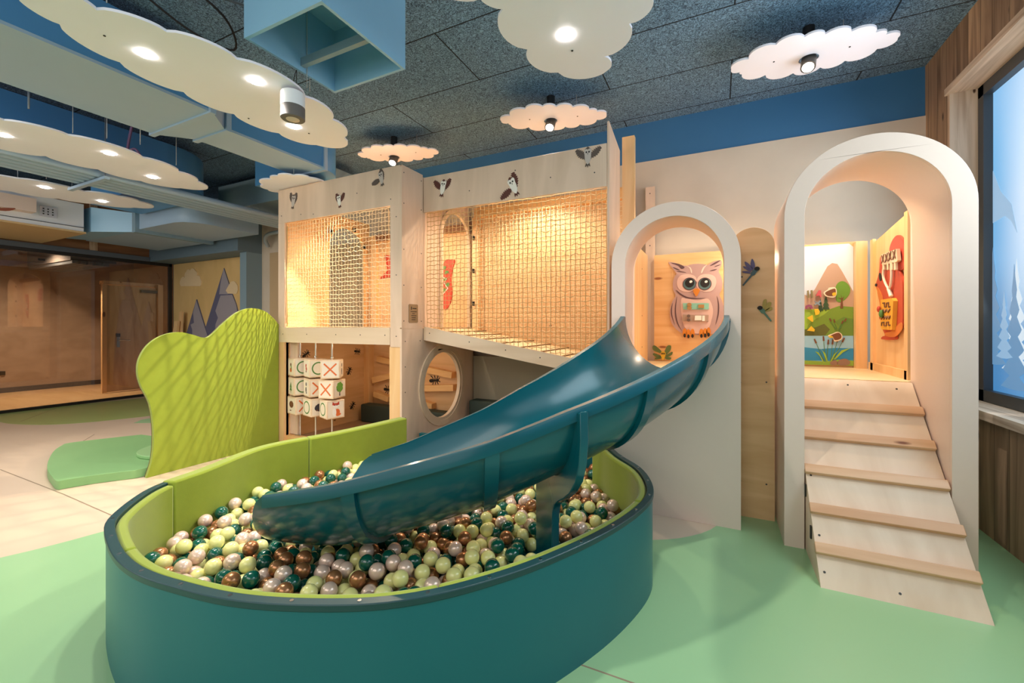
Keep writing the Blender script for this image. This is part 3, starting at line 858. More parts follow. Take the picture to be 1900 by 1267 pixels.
# loose cables above the longest cloud
for i, (lbl, pts) in enumerate([('black cable loop hanging above the longest cloud, left of the blue hood', [(-3.3, 1.3, 3.5), (-3.1, 1.55, 3.28), (-2.95, 1.75, 3.22), (-2.8, 1.6, 3.3), (-2.9, 1.35, 3.42), (-3.15, 1.2, 3.5)]),
                                ('grey cable running along the ceiling towards the blue hood', [(-3.3, .9, 3.5), (-3.0, 1.3, 3.44), (-2.75, 1.7, 3.42), (-2.5, 2.2, 3.5)])]):
    M().tube(smooth_open(pts, 6), .007, 6).build('ceiling_cable', m_blackmat if i == 0 else m_steel, label=lbl, category='cable')
cb = smooth_open([(-5.2, 2.12, 3.4), (-5.42, 2.16, 3.12), (-5.40, 2.22, 3.02), (-5.33, 2.24, 3.06), (-5.36, 2.2, 3.16), (-5.42, 2.15, 3.12)], 6)
M().tube(cb, .012, 6).build('ceiling_cable', flat('violet_cable', 128, 96, 130), label='violet cable loop in front of the curved blue duct', category='cable')
M().tube(smooth_open([(-6.87, 4.64, 2.70), (-6.81, 4.55, 2.80), (-6.66, 4.5, 2.86), (-6.40, 4.5, 2.875), (-6.14, 4.5, 2.88)], 6), .03, 12).build('curved_pipe', flat('grey_pipe', 150, 160, 166), label='grey curved pipe between the slate pillar and the net house', category='pipe')

# ================================================================== NETS


def net(name, parent, xa, xb, zb, zt, y, mt, pitch=.045, r=.0032, plane='Y', sag=.012, seed=1):
    """knotted square net in a plane of constant y; zb, zt functions of x"""
    rnd = random.Random(seed)
    f = M()
    nx = int(round((xb - xa) / pitch)); zmin = min(zb(xa), zb(xb)); zmax = max(zt(xa), zt(xb))
    nz = int(round((zmax - zmin) / pitch))
    off = {}
    def P(i, j):
        x = xa + (xb - xa) * i / nx
        z = zmax - (zmax - zmin) * j / nz
        lo_, hi_ = zb(x), zt(x)
        if (i, j) not in off: off[(i, j)] = (rnd.uniform(-.003, .003), rnd.uniform(-.004, .004), rnd.uniform(-.004, .004))
        o = off[(i, j)]
        e = 0 if i in (0, nx) else 1
        zig = .0055 * (1 if (i + j) % 2 else -1)
        z = min(max(z + o[2] + zig, lo_), hi_)
        return (x + o[0] * e, y + o[1] + math.sin(i * .5 + j * .3) * .004, z)
    for i in range(nx + 1):
        pts = [P(i, j) for j in range(nz + 1)]
        pts = [p for k, p in enumerate(pts) if k == 0 or abs(p[2] - pts[k - 1][2]) > .003]
        f.tube(pts, r, 4, cap=False)
    for j in range(nz + 1):
        row = [P(i, j) for i in range(nx + 1)]
        run = [p for p in row if zb(p[0]) + .004 < p[2] < zt(p[0]) + .02]
        if len(run) > 2: f.tube(run, r, 4, cap=False)
    # knots
    for i in range(0, nx + 1):
        for j in range(0, nz + 1):
            p = P(i, j)
            if zb(p[0]) + .01 < p[2] < zt(p[0]) - .01:
                k = .0055
                f.add([(p[0] - k, p[1], p[2]), (p[0] + k, p[1], p[2]), (p[0], p[1] - k, p[2]), (p[0], p[1] + k, p[2]), (p[0], p[1], p[2] - k), (p[0], p[1], p[2] + k)],
                      [(0, 2, 5), (2, 1, 5), (1, 3, 5), (3, 0, 5), (2, 0, 4), (1, 2, 4), (3, 1, 4), (0, 3, 4)])
    return f.build(name, mt, parent=parent)


def screws(parent, pts, axis='Y', name='screws', r=.006):
    """one mesh of countersunk screw heads on one board"""
    f = M()
    for (a, b, d) in pts:
        if axis == 'Y': f.cyl((a, d, b), (a, d - .0015, b), r, 8)
        elif axis == 'X': f.cyl((d, a, b), (d + .0015, a, b), r, 8)
    return f.build(name, m_darkmetal, parent=parent)


# ================================================================== LEFT NET HOUSE
UX0, UX1, UY, UTOP, PF = -4.585, -2.765, 3.22, 2.92, 1.335
UB = 4.55
t = thing('net_house', 'tall birch plywood play tower with a rope net front, left of the slide', 'playhouse', (-3.67, 3.9, 0))
f = M(); f.box(UX0, UX1 - .018, UY, UY + .022, 2.535, UTOP); fb = f.build('fascia_board', m_birch, parent=t, bevel=.002)
screws(fb, [(-4.53, 2.62, UY), (-4.0, 2.58, UY), (-3.6, 2.68, UY), (-3.35, 2.72, UY), (-2.9, 2.6, UY), (-4.2, 2.6, UY)])
f = M(); f.box(UX0, -4.476, UY, UY + .022, PF, 2.535); f.build('front_stile', m_birch, parent=t)
f = M(); f.box(-2.905, UX1 - .018, UY, UY + .022, 1.145, 2.535); s_ = f.build('front_stile', m_birch, parent=t)
screws(s_, [(-2.83, 2.42, UY), (-2.83, 1.85, UY), (-2.83, 1.25, UY)])
f = M(); f.box(UX0, -2.907, UY - .004, UY + .03, 1.165, PF); s_ = f.build('floor_beam', m_birch_h, parent=t)
screws(s_, [(-4.5, 1.26, UY - .004), (-4.1, 1.26, UY - .004), (-3.65, 1.26, UY - .004), (-3.3, 1.26, UY - .004), (-2.97, 1.26, UY - .004)])
f = M(); f.box(UX0, -4.49, UY, UY + .06, 0, 1.165); f.build('post', m_pine, parent=t)
f = M(); f.box(-4.49, -4.36, UY + .08, UY + .10, .1, 1.165); f.build('post', m_birch, parent=t)
f = M(); f.box(-2.92, UX1 - .02, UY + .005, UY + .10, 0, 1.145); f.build('post', m_pine, parent=t)
f = M(); f.box(-4.49, -2.92, UY + .03, UY + .10, 0, .09); f.build('sill_rail', m_pine_h, parent=t)
# side wall facing the bridge: upper part with arch opening, lower with round porthole
hole = arch(4.16, .285, PF, 2.66, 20)
f = M(); f.prism([(UY, PF), (UB, PF), (UB, UTOP - .02), (UY, UTOP - .02)], UX1 - .018, UX1, 'X', holes=[[(a, max(b, PF + .003)) for a, b in hole][::-1]])
sw = f.build('side_wall', m_birch, parent=t)
f = M()
f.box(UX1 - .0, UX1 + .004, UY, 3.545, PF - .01, UTOP); sw2 = f.build('corner_panel', m_birch, parent=t)
screws(sw2, [(y, z, UX1 + .004) for z in (2.85, 2.55, 2.1, 1.75, 1.4) for y in (3.25, 3.52)], 'X')
outr = arch(4.16, .325, PF, 2.705, 22); inn = arch(4.16, .27, PF, 2.65, 22)
f = M(); f.prism(outr[:-1] + [outr[-1]] + inn[::-1], UX1, UX1 + .02, 'X'); f.build('arch_trim', m_birch_h, parent=t)
PC = (3.90, .70); PRo, PRi = .43, .345
f = M(); f.prism([(UY, 0), (UB, 0), (UB, PF - .012), (UY, PF - .012)], UX1 - .018, UX1 + .004, 'X', holes=[ell(*PC, PRi, PRi + .02, 0, 40)[::-1]])
lw = f.build('lower_side_wall', m_birch, parent=t)
screws(lw, [(y, z, UX1 + .004) for z in (1.2, .95, .7, .45) for y in (3.27,)] + [(3.5, 1.2, UX1 + .004)], 'X')
f = M(); f.prism(ell(*PC, PRo, PRo + .02, 0, 44), UX1 + .004, UX1 + .02, 'X', holes=[ell(*PC, PRi + .03, PRi + .05, 0, 44)[::-1]])
f.prism(ell(*PC, PRi + .03, PRi + .05, 0, 44), UX1 - .03, UX1 + .012, 'X', holes=[ell(*PC, PRi - .005, PRi + .015, 0, 44)[::-1]])
f.build('porthole_ring', m_birch_h, parent=t, bevel=.003)
# left wall with arch opening
hole = arch(4.13, .30, PF, 2.66, 20)
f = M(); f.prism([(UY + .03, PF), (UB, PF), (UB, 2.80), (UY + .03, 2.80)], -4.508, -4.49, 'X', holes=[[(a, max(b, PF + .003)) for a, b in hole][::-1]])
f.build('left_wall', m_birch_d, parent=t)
outr = arch(4.13, .355, PF, 2.715, 22); inn = arch(4.13, .295, PF, 2.655, 22)
f = M(); f.prism(outr + inn[::-1], -4.49, -4.47, 'X'); f.build('arch_trim', m_pine, parent=t)
f = M()
for (y, z) in ((3.86, 2.56), (4.24, 2.66), (4.42, 2.46)): f.box(-4.47, -4.45, y - .02, y + .02, z - .025, z + .025)
f.build('brackets', m_blackmat, parent=t)
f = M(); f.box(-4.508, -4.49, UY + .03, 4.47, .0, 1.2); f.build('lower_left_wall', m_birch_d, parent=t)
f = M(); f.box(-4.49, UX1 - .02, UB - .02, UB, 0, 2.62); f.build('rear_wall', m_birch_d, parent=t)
f = M(); f.box(-4.40, -4.30, UB - .07, UB - .02, PF, 2.62); f.build('inner_post', m_pine, parent=t)
f = M(); f.box(-4.49, -4.39, UB - .11, UB - .02, .0, 1.2); f.build('inner_post', m_pine, parent=t)
f = M(); f.box(-4.30, UX1 - .02, UB - .08, UB - .02, 2.54, 2.62); f.build('top_rail', m_panel_brown, parent=t)
f = M(); f.box(-4.49, UX1 - .02, UY + .03, UB - .02, 1.25, PF - .005); f.build('platform', m_floorply, parent=t)
f = M(); f.box(-4.49, UX1 - .02, UY + .11, UB - .02, 0, .05); f.build('den_floor', m_osb, parent=t)
net('rope_net', t, -4.47, -2.91, lambda x: PF, lambda x: 2.53, UY + .032, m_rope, .0435, seed=3)
f = M(); f.tube([(-4.47, UY + .03, PF + .01), (-4.472, UY + .026, 1.9), (-4.468, UY + .03, 2.5)], .006, 8); f.build('edge_rope', m_rope_d, parent=t)
# plaque on the corner panel
pq = M(); c0, c1 = (3.315, 1.54), (3.465, 1.385)
o = [(3.32, 1.395), (3.33, 1.385), (3.45, 1.385), (3.46, 1.395), (3.46, 1.56), (3.45, 1.57), (3.33, 1.57), (3.32, 1.56)]
pq.prism(o, UX1 + .004, UX1 + .009, 'X')
pl = pq.build('maker_plaque', flat('bronze_plaque', 158, 128, 96, .4), label='small bronze maker plaque with engraved lines on the plywood corner', category='plaque')
f = M()
f.prism([(3.352, 1.515), (3.362, 1.512), (3.366, 1.53), (3.360, 1.55), (3.352, 1.54)], UX1 + .009, UX1 + .0095, 'X')
f.box(UX1 + .009, UX1 + .0095, 3.375, 3.435, 1.523, 1.532)
for k, (a, b) in enumerate([(3.345, 3.44), (3.37, 3.41), (3.355, 3.435), (3.36, 3.425), (3.36, 3.42)]):
    f.box(UX1 + .009, UX1 + .0095, a, b, 1.492 - k * .02, 1.498 - k * .02)
f.build('engraving', m_blackmat, parent=pl)

# climbing bars on the den's rear wall
BY = 4.43
bz = lambda L: [Yp(640 + a / 7.31, 640 + b / 7.31, BY) for a, b in L]
bars = [
    ('highest pine ledge in the den, sloping down behind the corner post', [(430, 150), (1020, 285), (1020, 365), (425, 225)]),
    ('pine ledge in the den sloping up to the right behind the corner post', [(360, 440), (740, 348), (740, 425), (370, 520)]),
    ('short pine ledge in the den sloping down beside the ant', [(385, 625), (590, 705), (575, 775), (380, 700)]),
    ('pine ledge at the top of the porthole, sloping down', [(1060, 292), (1450, 370), (1440, 455), (1060, 368)]),
    ('level pine ledge across the middle of the porthole', [(1000, 553), (1465, 540), (1465, 625), (1000, 632)]),
    ('low pine ledge at the bottom of the porthole', [(960, 735), (1175, 800), (1175, 875), (960, 815)])]
for lbl, q in bars:
    M().prism(bz(q), BY, UB - .021).build('climbing_ledge', m_pine_h, label=lbl, category='ledge', group='pine climbing ledges in the den')
f = M(); f.box(-4.38, UX1 - .04, 4.27, UB - .12, .051, .29); f.build('bench_cushion', m_dkcush, bevel=.02, label='dark green box cushion on the den floor under the net house', category='cushion')


def bug(cx, cz, s, rot, face, d, legs=6):
    """ant silhouette; face 'X' on a wall of constant x, 'Y' on a wall of constant y"""
    f = M(); c, n_ = math.cos(R(rot)), math.sin(R(rot))
    T = lambda L: [(cx + (a * c - b * n_) * s, cz + (a * n_ + b * c) * s) for a, b in L]
    d1 = d - .006 if face == 'Y' else d + .006
    for e_ in (ell(-.55, 0, .34, .24, 0, 14), ell(0, .02, .2, .15, 0, 12), ell(.42, .02, .22, .2, 0, 12)):
        f.prism(T(e_), d, d1, face)
    segs = []
    for k in range(3):
        a = -.15 + .16 * k
        for sg in (1, -1):
            segs += [[(a, 0), (a - .2 + .25 * k, .42 * sg)], [(a - .2 + .25 * k, .42 * sg), (a - .45 + .42 * k, .66 * sg)]]
    segs += [[(.55, .1), (.78, .34)], [(.55, -.05), (.85, -.2)]]
    for (p, q) in segs:
        p = Vector(p); q = Vector(q); dd = (q - p).normalized() * .055; nn = Vector((-dd.y, dd.x))
        f.prism(T([tuple(p + nn), tuple(q + nn), tuple(q - nn), tuple(p - nn)]), d, (d + d1) / 2, face)
    return f


for i, (px, py, rot, lbl) in enumerate([(568, 657, 30, 'black ant on the den wall above the top left game cube'), (663, 652, -10, 'black ant highest on the den wall, right of the game rods'),
                                        (648, 688, 60, 'black ant in the middle of the den wall'), (654, 752, 50, 'black ant lowest on the den wall')]):
    y, z = Xp(px, py, -4.49)
    bug(y, z, .066, rot, 'X', -4.49).build('wall_ant', m_blackmat, label=lbl, category='ant figure', group='black ants in the den')
for i, (px, py, rot, lbl) in enumerate([(720, 723, -5, 'black ant standing on the short pine ledge beside the post'), (807, 706, 5, 'black ant seen through the porthole above the level ledge')]):
    x, z = Yp(px, py, UB - .02)
    bug(x, z, .1 if i else .085, rot, 'Y', UB - .02).build('wall_ant', m_blackmat, label=lbl, category='ant figure', group='black ants in the den')

# noughts and crosses game
g = thing('tic_tac_toe_game', 'noughts and crosses game of nine wooden cubes on three steel rods', 'game', (-4.1, 3.35, 0.09))
m_cube = wood('cube_birch', srgb(238, 214, 184), srgb(226, 196, 160), (4, 4, 10), .4)
m_facep = flat('cube_face_white', 240, 226, 206)
m_gr = flat('print_green', 84, 130, 62); m_or = flat('print_orange', 224, 112, 56); m_dk = flat('print_charcoal', 62, 58, 66)
m_lf = flat('print_leaf_green', 110, 164, 66); m_br = flat('print_brown', 116, 72, 44); m_rd = flat('print_red', 190, 66, 44); m_wh = flat('print_white', 246, 240, 230)
CM = [m_facep, m_gr, m_or, m_dk, m_lf, m_br, m_rd, m_wh]
RX = [-4.355, -4.098, -3.837]
for x in RX:
    M().cyl((x, 3.33, .09), (x, 3.33, 1.166), .0085, 12).build('rod', m_rod, parent=g)
    M().lathe([(.018, 0), (.02, .006), (.014, .018)], (x, 3.33, .995), 16).build('collar', m_chrome, parent=g)
    M().box(x - .04, x + .04, 3.29, 3.31, .088, .1).build('foot_plate', m_chrome, parent=g)


def art(f, kind, side):
    """f.add via local (u, v) plane, returns list of (outline, mat, layer)"""
    L = []
    if kind == 'O': L.append((ell(0, 0, .072, .072, 0, 28), 1, 1)); L.append((ell(0, 0, .058, .058, 0, 28), 0, 2))
    if kind == 'X':
        for a in (45, -45):
            c, s_ = math.cos(R(a)), math.sin(R(a))
            L.append(([(x * c - y * s_, x * s_ + y * c) for x, y in [(-.09, -.008), (.09, -.008), (.09, .008), (-.09, .008)]], 2, 1 if a > 0 else 2))
    if kind == 'tree': L += [([(-.008, -.075), (.008, -.075), (.004, 0), (-.004, 0)], 3, 1), (ell(0, .0, .05, .03, 0, 16), 3, 1), (lobes(ell(0, .02, .045, .05, 0, 7), .3, 4), 4, 2)]
    if kind == 'fir': L += [([(-.005, -.07), (.005, -.07), (.005, -.04), (-.005, -.04)], 5, 1), ([(-.04, -.045), (.04, -.045), (0, .01)], 1, 1), ([(-.03, -.01), (.03, -.01), (0, .05)], 1, 2)]
    if kind == 'fox': L += [(ell(.015, -.03, .03, .036, 0, 16), 2, 1), (ell(-.015, -.03, .02, .045, 0, 16), 7, 2), (ell(0, .04, .03, .02, 0, 14), 7, 1), ([(-.035, .085), (-.038, .05), (-.005, .04), (0, .055), (.005, .04), (.038, .05), (.035, .085), (.015, .068), (-.015, .068)], 6, 2), (ell(-.012, .045, .004, .005, 0, 8), 3, 3), (ell(.012, .045, .004, .005, 0, 8), 3, 3), (ell(.03, -.06, .028, .012, 20, 12), 2, 3)]
    if kind == 'hog': L += [(lobes(ell(.0, .0, .058, .04, 10, 12), .2, 3), 3, 1), (ell(-.03, -.03, .012, .01, 0, 8), 5, 2), ([(.04, .0), (.08, .02), (.07, -.01)], 5, 1)]
    if kind == 'bird': L += [(ell(0, .04, .018, .022, 0, 12), 3, 1), (ell(-.004, -.02, .02, .03, 0, 12), 3, 1), (ell(.006, -.055, .014, .012, 0, 12), 3, 1)]
    if kind == 'squirrel': L += [(ell(0, .03, .022, .02, 0, 12), 5, 1), (ell(.0, -.03, .032, .026, 0, 12), 2, 1), (ell(.012, .0, .012, .03, 10, 12), 1, 2)]
    if kind == 'beetle': L += [(ell(-.005, .03, .022, .018, 30, 12), 6, 1), (ell(.008, -.005, .024, .018, -30, 12), 6, 2), (ell(0, -.035, .016, .012, 0, 12), 5, 1)]
    if kind == 'bear': L += [(lobes(ell(0, .015, .045, .035, 0, 9), .25, 3), 5, 1), (ell(-.02, -.055, .02, .006, 0, 10), 5, 1)]
    return L


grid = [[(71, 'O', 'squirrel'), (68, 'O', 'beetle'), (38, 'X', 'bird')],
        [(70, 'O', 'fir'), (68, 'X', 'bird'), (99, 'tree', 'X')],
        [(79, 'X', 'bear'), (76, 'hog', 'O'), (71, 'fox', 'O')]]
for r_ in range(3):
    for c_ in range(3):
        alpha, main, side = grid[r_][c_]
        cx, cy, cz = RX[c_], 3.33, (.880, .662, .444)[r_]
        h = .1
        rot = Matrix.Rotation(R(alpha), 3, 'Z')
        f = M()
        b0 = [(-h, -h, -h), (h, -h, -h), (h, h, -h), (-h, h, -h)]; b1 = [(a, b, h) for a, b, _ in b0]
        tr = lambda p: tuple(rot @ Vector(p) + Vector((cx, cy, cz)))
        f.hexa([tr(p) for p in b0], [tr(p) for p in b1])
        cube = f.build('game_cube', m_cube, parent=g, bevel=.008)
        second = (90 if (r_, c_) == (0, 2) else -90)
        for kind, turn in ((main, 0), (side, second)):
            rt = Matrix.Rotation(R(alpha + turn), 3, 'Z')
            f = M()
            lay = [([(-.084, -.084), (.084, -.084), (.084, .084), (-.084, .084)], 0, 0)] + art(f, kind, turn)
            for (ol_, mi, ly) in lay:
                g2 = M(); y0 = -h - .0008 - ly * .0008
                g2.prism(ol_, -h + .001, y0, 'Y')
                f.add([tuple(rt @ Vector(p) + Vector((cx, cy, cz))) for p in g2.v], g2.f, mi)
            f.build('face_print', CM, parent=cube)

# ================================================================== NET BRIDGE (second bay)
BX0, BX1, BYF = -2.760, -.845, 3.553
t = thing('net_bridge', 'sloping rope net crossing between the plywood tower and the slide room', 'playhouse', (-1.8, 4.0, 0.9))
f = M(); f.box(BX0 + .001, BX1, BYF, BYF + .022, 2.53, 2.893); fb = f.build('fascia_board', m_birch, parent=t, bevel=.002)
screws(fb, [(-2.2, 2.68, BYF), (-1.35, 2.68, BYF), (-.95, 2.66, BYF), (-1.7, 2.8, BYF)])
zt_ = lambda x: 1.345 - .172 * (x - BX0)
f = M(); f.prism([(BX0 + .006, zt_(BX0) - .14), (BX1, zt_(BX1) - .11), (BX1, zt_(BX1)), (BX0 + .006, zt_(BX0))], BYF - .002, BYF + .03)
fb = f.build('floor_beam', m_birch_h, parent=t)
screws(fb, [(x, zt_(x) - .055, BYF - .002) for x in (-2.68, -2.2, -1.8, -1.45)])
f = M()
for k in range(8):
    y0 = BYF + .035 + k * .12
    xa, xb = BX0 + .03, BX1 - .02
    f.hexa([(xa, y0, zt_(xa) - .05), (xb, y0, zt_(xb) - .05), (xb, y0 + .114, zt_(xb) - .05), (xa, y0 + .114, zt_(xa) - .05)],
           [(xa, y0, zt_(xa) - .02), (xb, y0, zt_(xb) - .02), (xb, y0 + .114, zt_(xb) - .02), (xa, y0 + .114, zt_(xa) - .02)])
f.build('floor_boards', m_floorply, parent=t)
f = M()
for k in range(9):
    x = -2.55 + k * .21
    f.box(x, x + .015, BYF + .05, UB - .06, zt_(x) - .021, zt_(x) - .012)
f.build('grip_strips', flat('grip_brown', 120, 88, 56), parent=t)
f = M(); f.box(-2.70, BX1, UB - .08, UB - .02, 2.68, 2.80); f.build('top_rail', m_pine_h, parent=t)
f = M(); f.box(-2.72, -2.63, UB - .10, UB - .02, 1.2, 2.68); f.build('inner_post', m_pine, parent=t)
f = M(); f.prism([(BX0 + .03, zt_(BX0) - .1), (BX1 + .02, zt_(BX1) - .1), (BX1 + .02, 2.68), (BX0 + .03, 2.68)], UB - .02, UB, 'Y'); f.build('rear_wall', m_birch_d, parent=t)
net('rope_net', t, BX0 + .02, BX1 - .01, zt_, lambda x: 2.53, BYF + .034, m_rope_d, .0455, seed=5)
net('rear_rope_net', t, -2.62, BX1 - .02, lambda x: zt_(x), lambda x: 2.67, UB - .16, m_rope, .0455, seed=8)
f = M()
for z in (1.6, 2.0, 2.4): f.box(-2.70, -2.68, UB - .13, UB - .10, z, z + .05)
f.build('brackets', m_blackmat, parent=t)
# the wall under the bridge, seen beside the porthole
f = M(); f.box(UX1 + .02, BX1, UB - .02, UB, 0, .98); f.build('lower_rear_wall', flat('grey_board', 150, 140, 118), parent=t)
f = M(); f.box(UX1 + .06, -1.1, UB - .2, UB - .03, .0, .46); f.build('bench_cushion', m_dkcush, bevel=.02, label='dark cushion against the rear wall under the net bridge, behind the slide', category='cushion')

# boards and posts right of the net
f = M(); f.prism([(BYF - .0, .98), (3.98, .98), (3.98, 2.985), (BYF - .0, 3.075)], BX1 + .003, BX1 + .021, 'X')
f.build('divider_board', m_birch, label='tall upright plywood board closing the right side of the net', category='board', bevel=.002)
f = M(); f.box(-.812, -.70, 4.02, 4.08, .98, 3.12)
f.build('corner_post', m_pine, label='tall knotty pine post standing behind the divider board', category='post')
f = M(); f.box(-.695, -.60, 4.655, 4.69, .98, 2.82)
cp = f.build('cover_strip', m_birch, label='pale plywood strip upright on the plaster wall right of the pine post', category='board')
screws(cp, [(-.65, z, 4.655) for z in (2.75, 2.55, 2.4, 2.2)])

# ================================================================== OWLS on the fascias


def owl(label, ctr, y, s, wl, wr, wing, tilt=0, body=None):
    """flying owl cut-out: wl, wr wing angles in degrees from straight up"""
    cx, cz = ctr
    t = thing('owl_cutout', label, 'owl figure', (cx, y, cz), 'owl figures on the plywood fascia boards')
    c, n_ = math.cos(R(tilt)), math.sin(R(tilt))
    T = lambda L: [(cx + (a * c - b * n_) * s, cz + (a * n_ + b * c) * s) for a, b in L]
    bd = smooth_closed([(-.26, .5), (0, .66), (.26, .5), (.24, .2), (.22, -.15), (.06, -.5), (-.06, -.52), (-.2, -.2), (-.24, .2)], 4)
    M().prism(T(bd), y, y - .008).build('body', body or m_wh, parent=t)
    for sg, a in ((-1, wl), (1, wr)):
        w_ = []
        n = 6
        for i in range(n + 1):
            tt = i / n
            w_.append((.10 + .15 * math.sin(PI * tt), .95 * tt)); w_.append((.02 + .13 * math.sin(PI * tt), .95 * tt + .03))
        back = []
        for i in range(7):
            tt = 1 - i / 7
            back += [(-.18 - .12 * math.sin(PI * tt) * 1.0, .95 * tt), (-.08 - .1 * math.sin(PI * tt), .95 * tt - .05)]
        o = [(0, -.1)] + w_ + back
        ca, sa = math.cos(R(a * -sg)), math.sin(R(a * -sg))
        o = [((p * sg) * ca - q * sa + .2 * sg, (p * sg) * sa + q * ca - .1) for p, q in o]
        M().prism(T(o), y, y - .006).build('wing', wing, parent=t)
    M().prism(T(smooth_closed([(-.2, .5), (0, .7), (.2, .52), (.1, .56), (0, .5), (-.1, .56)], 3)), y - .008, y - .010).build('crown', wing, parent=t)
    f = M()
    for ex in (-.1, .1): f.prism(T(ell(ex, .32, .055, .06, 0, 12)), y - .008, y - .011)
    f.prism(T([(-.03, .22), (.03, .22), (0, .14)]), y - .008, y - .011)
    f.build('eyes_and_beak', m_blackmat, parent=t)
    M().prism(T(smooth_closed([(-.12, -.45), (.1, -.45), (.16, -.72), (.04, -.62), (-.02, -.76), (-.08, -.62), (-.2, -.7)], 3)), y, y - .005).build('tail', wing, parent=t)
    return t


m_ow = flat('owl_brown', 92, 46, 34); m_owg = flat('owl_grey_brown', 92, 78, 70); m_owb = flat('owl_light_grey', 196, 184, 176)
U = UY; 
owl('pale grey owl at the far left end of the left fascia', Yp(545, 374, U), U, .115, 25, 5, m_owg, -12, m_owb)
owl('small brown-winged owl in the middle of the left fascia', Yp(630, 373, U), U, .10, 8, 40, m_ow, 8)
owl('pale grey owl at the right end of the left fascia with one wing raised', Yp(708, 331, U), U, .11, 95, -5, m_owg, 12, m_owb)
owl('brown-winged owl at the left end of the right fascia beside the corner', Yp(822, 349, BYF), BYF, .125, 55, 25, m_ow, -12)
owl('largest brown owl with spread wings in the middle of the right fascia', Yp(953, 346, BYF), BYF, .14, 100, 10, m_ow, 25)
owl('grey owl with both wings raised at the right end of the right fascia', Yp(1091, 291, BYF), BYF, .12, 45, 50, m_owg, 0, m_owb)

# toy seen through the net and arch
ty = UB - .02
k = zoomY(770, 240, 2.879, ty)
t = thing('fox_activity_panel', 'long red fox tail play panel seen through the net and inner arch', 'wall toy', (-3.3, ty, 1.6))
M().prism(smooth_closed(k([(150, 740), (165, 700), (190, 695), (215, 700), (205, 740), (195, 800), (200, 870), (190, 930), (160, 965), (150, 900), (148, 820)]), 4), ty, ty - .015).build('red_panel', m_rd, parent=t)
f = M()
for a, b in ((160, 740), (172, 765), (165, 800), (178, 830), (160, 860)): f.prism(ell(*k([(a, b)])[0], .035, .022, 20 * a % 60, 12), ty - .015, ty - .022)
f.build('leaves', m_gr, parent=t)
f = M(); f.tube([(p[0], ty - .02, p[1]) for p in k([(150, 790), (175, 800), (160, 820), (180, 850), (155, 880)])], .006, 6); f.build('cord', m_wh, parent=t)
k = zoomY(500, 300, 3.96, ty - .0)
M().prism(smooth_closed(k([(850, 690), (885, 690), (960, 700), (985, 830), (960, 860), (880, 850), (820, 860), (840, 830), (870, 800), (860, 740)]), 4), ty, ty - .014).build('fox_cutout', m_rd, label='red fox cut-out on the rear wall at the right edge of the left net', category='wall toy')

# ================================================================== SHORT ARCH with its panel, and the slide room
A1 = dict(cx=-.293, ro=.427, ri=.327, y=3.174, top=2.226)
t = thing('slide_arch', 'shorter sand coloured arch the slide comes out of', 'arch', (-.293, 3.35, 0))
out = arch(A1['cx'], A1['ro'], 0, A1['top'], 40)
hole = [(A1['cx'] + A1['ri'] * math.cos(R(a)), 1.799 + A1['ri'] * math.sin(R(a))) for a in range(0, 181, 5)]
hole += [(A1['cx'] - A1['ri'], 1.36)] + [(A1['cx'] - .322 * math.cos(R(a)), 1.36 - .35 * math.sin(R(a))) for a in range(8, 180, 8)] + [(A1['cx'] + A1['ri'], 1.36)]
f = M(); f.prism(out, A1['y'], A1['y'] + .022, holes=[hole[::-1]]); f.build('front_panel', m_sand, parent=t, bevel=.003)
inner = arc(A1['cx'], 1.799, A1['ri'], 0, 180, 36); inner = [(A1['cx'] + A1['ri'], 1.0)] + inner + [(A1['cx'] - A1['ri'], 1.0)]
outer = arc(A1['cx'], 1.799, A1['ri'] + .02, 0, 180, 36); outer = [(A1['cx'] + A1['ri'] + .02, 1.0)] + outer + [(A1['cx'] - A1['ri'] - .02, 1.0)]
f = M(); f.prism(outer + inner[::-1], A1['y'] + .022, 3.56); f.build('inner_lining', m_sand, parent=t)
oo = arc(A1['cx'], 1.799, A1['ro'], 0, 180, 36); oi = arc(A1['cx'], 1.799, A1['ro'] - .018, 0, 180, 36)
oo = [(A1['cx'] + A1['ro'], 0)] + oo + [(A1['cx'] - A1['ro'], 0)]; oi = [(A1['cx'] + A1['ro'] - .018, 0)] + oi + [(A1['cx'] - A1['ro'] + .018, 0)]
f = M(); f.prism(oo + oi[::-1], A1['y'] + .022, 3.40); f.build('outer_side', m_sand, parent=t)

PZ = .99
f = M(); f.box(-.822, 1.26, 3.625, 4.595, PZ - .06, PZ, 0); f.box(.478, 1.114, 3.587, 3.6249, PZ - .06, PZ, 0); f.box(-.60, .0, 3.565, 3.6249, PZ - .06, PZ, 0)
f.build('platform', m_floorply, label='birch plywood platform behind both arches', category='platform')
f = M(); f.box(-.60, 1.13, 4.60, 4.622, PZ, 2.085)
f.build('rear_panel', m_pine_h, label='pale plywood panel the big owl hangs on', category='panel')
f = M(); f.box(-.68, -.66, 3.58, 4.56, PZ, 2.08)
sp_ = f.build('pine_partition', m_pine, label='knotty pine side board inside the slide room, left of the owl', category='panel')
screws(sp_, [(y, z, -.66) for z in (1.15, 1.45, 1.9) for y in (4.2,)], 'X')

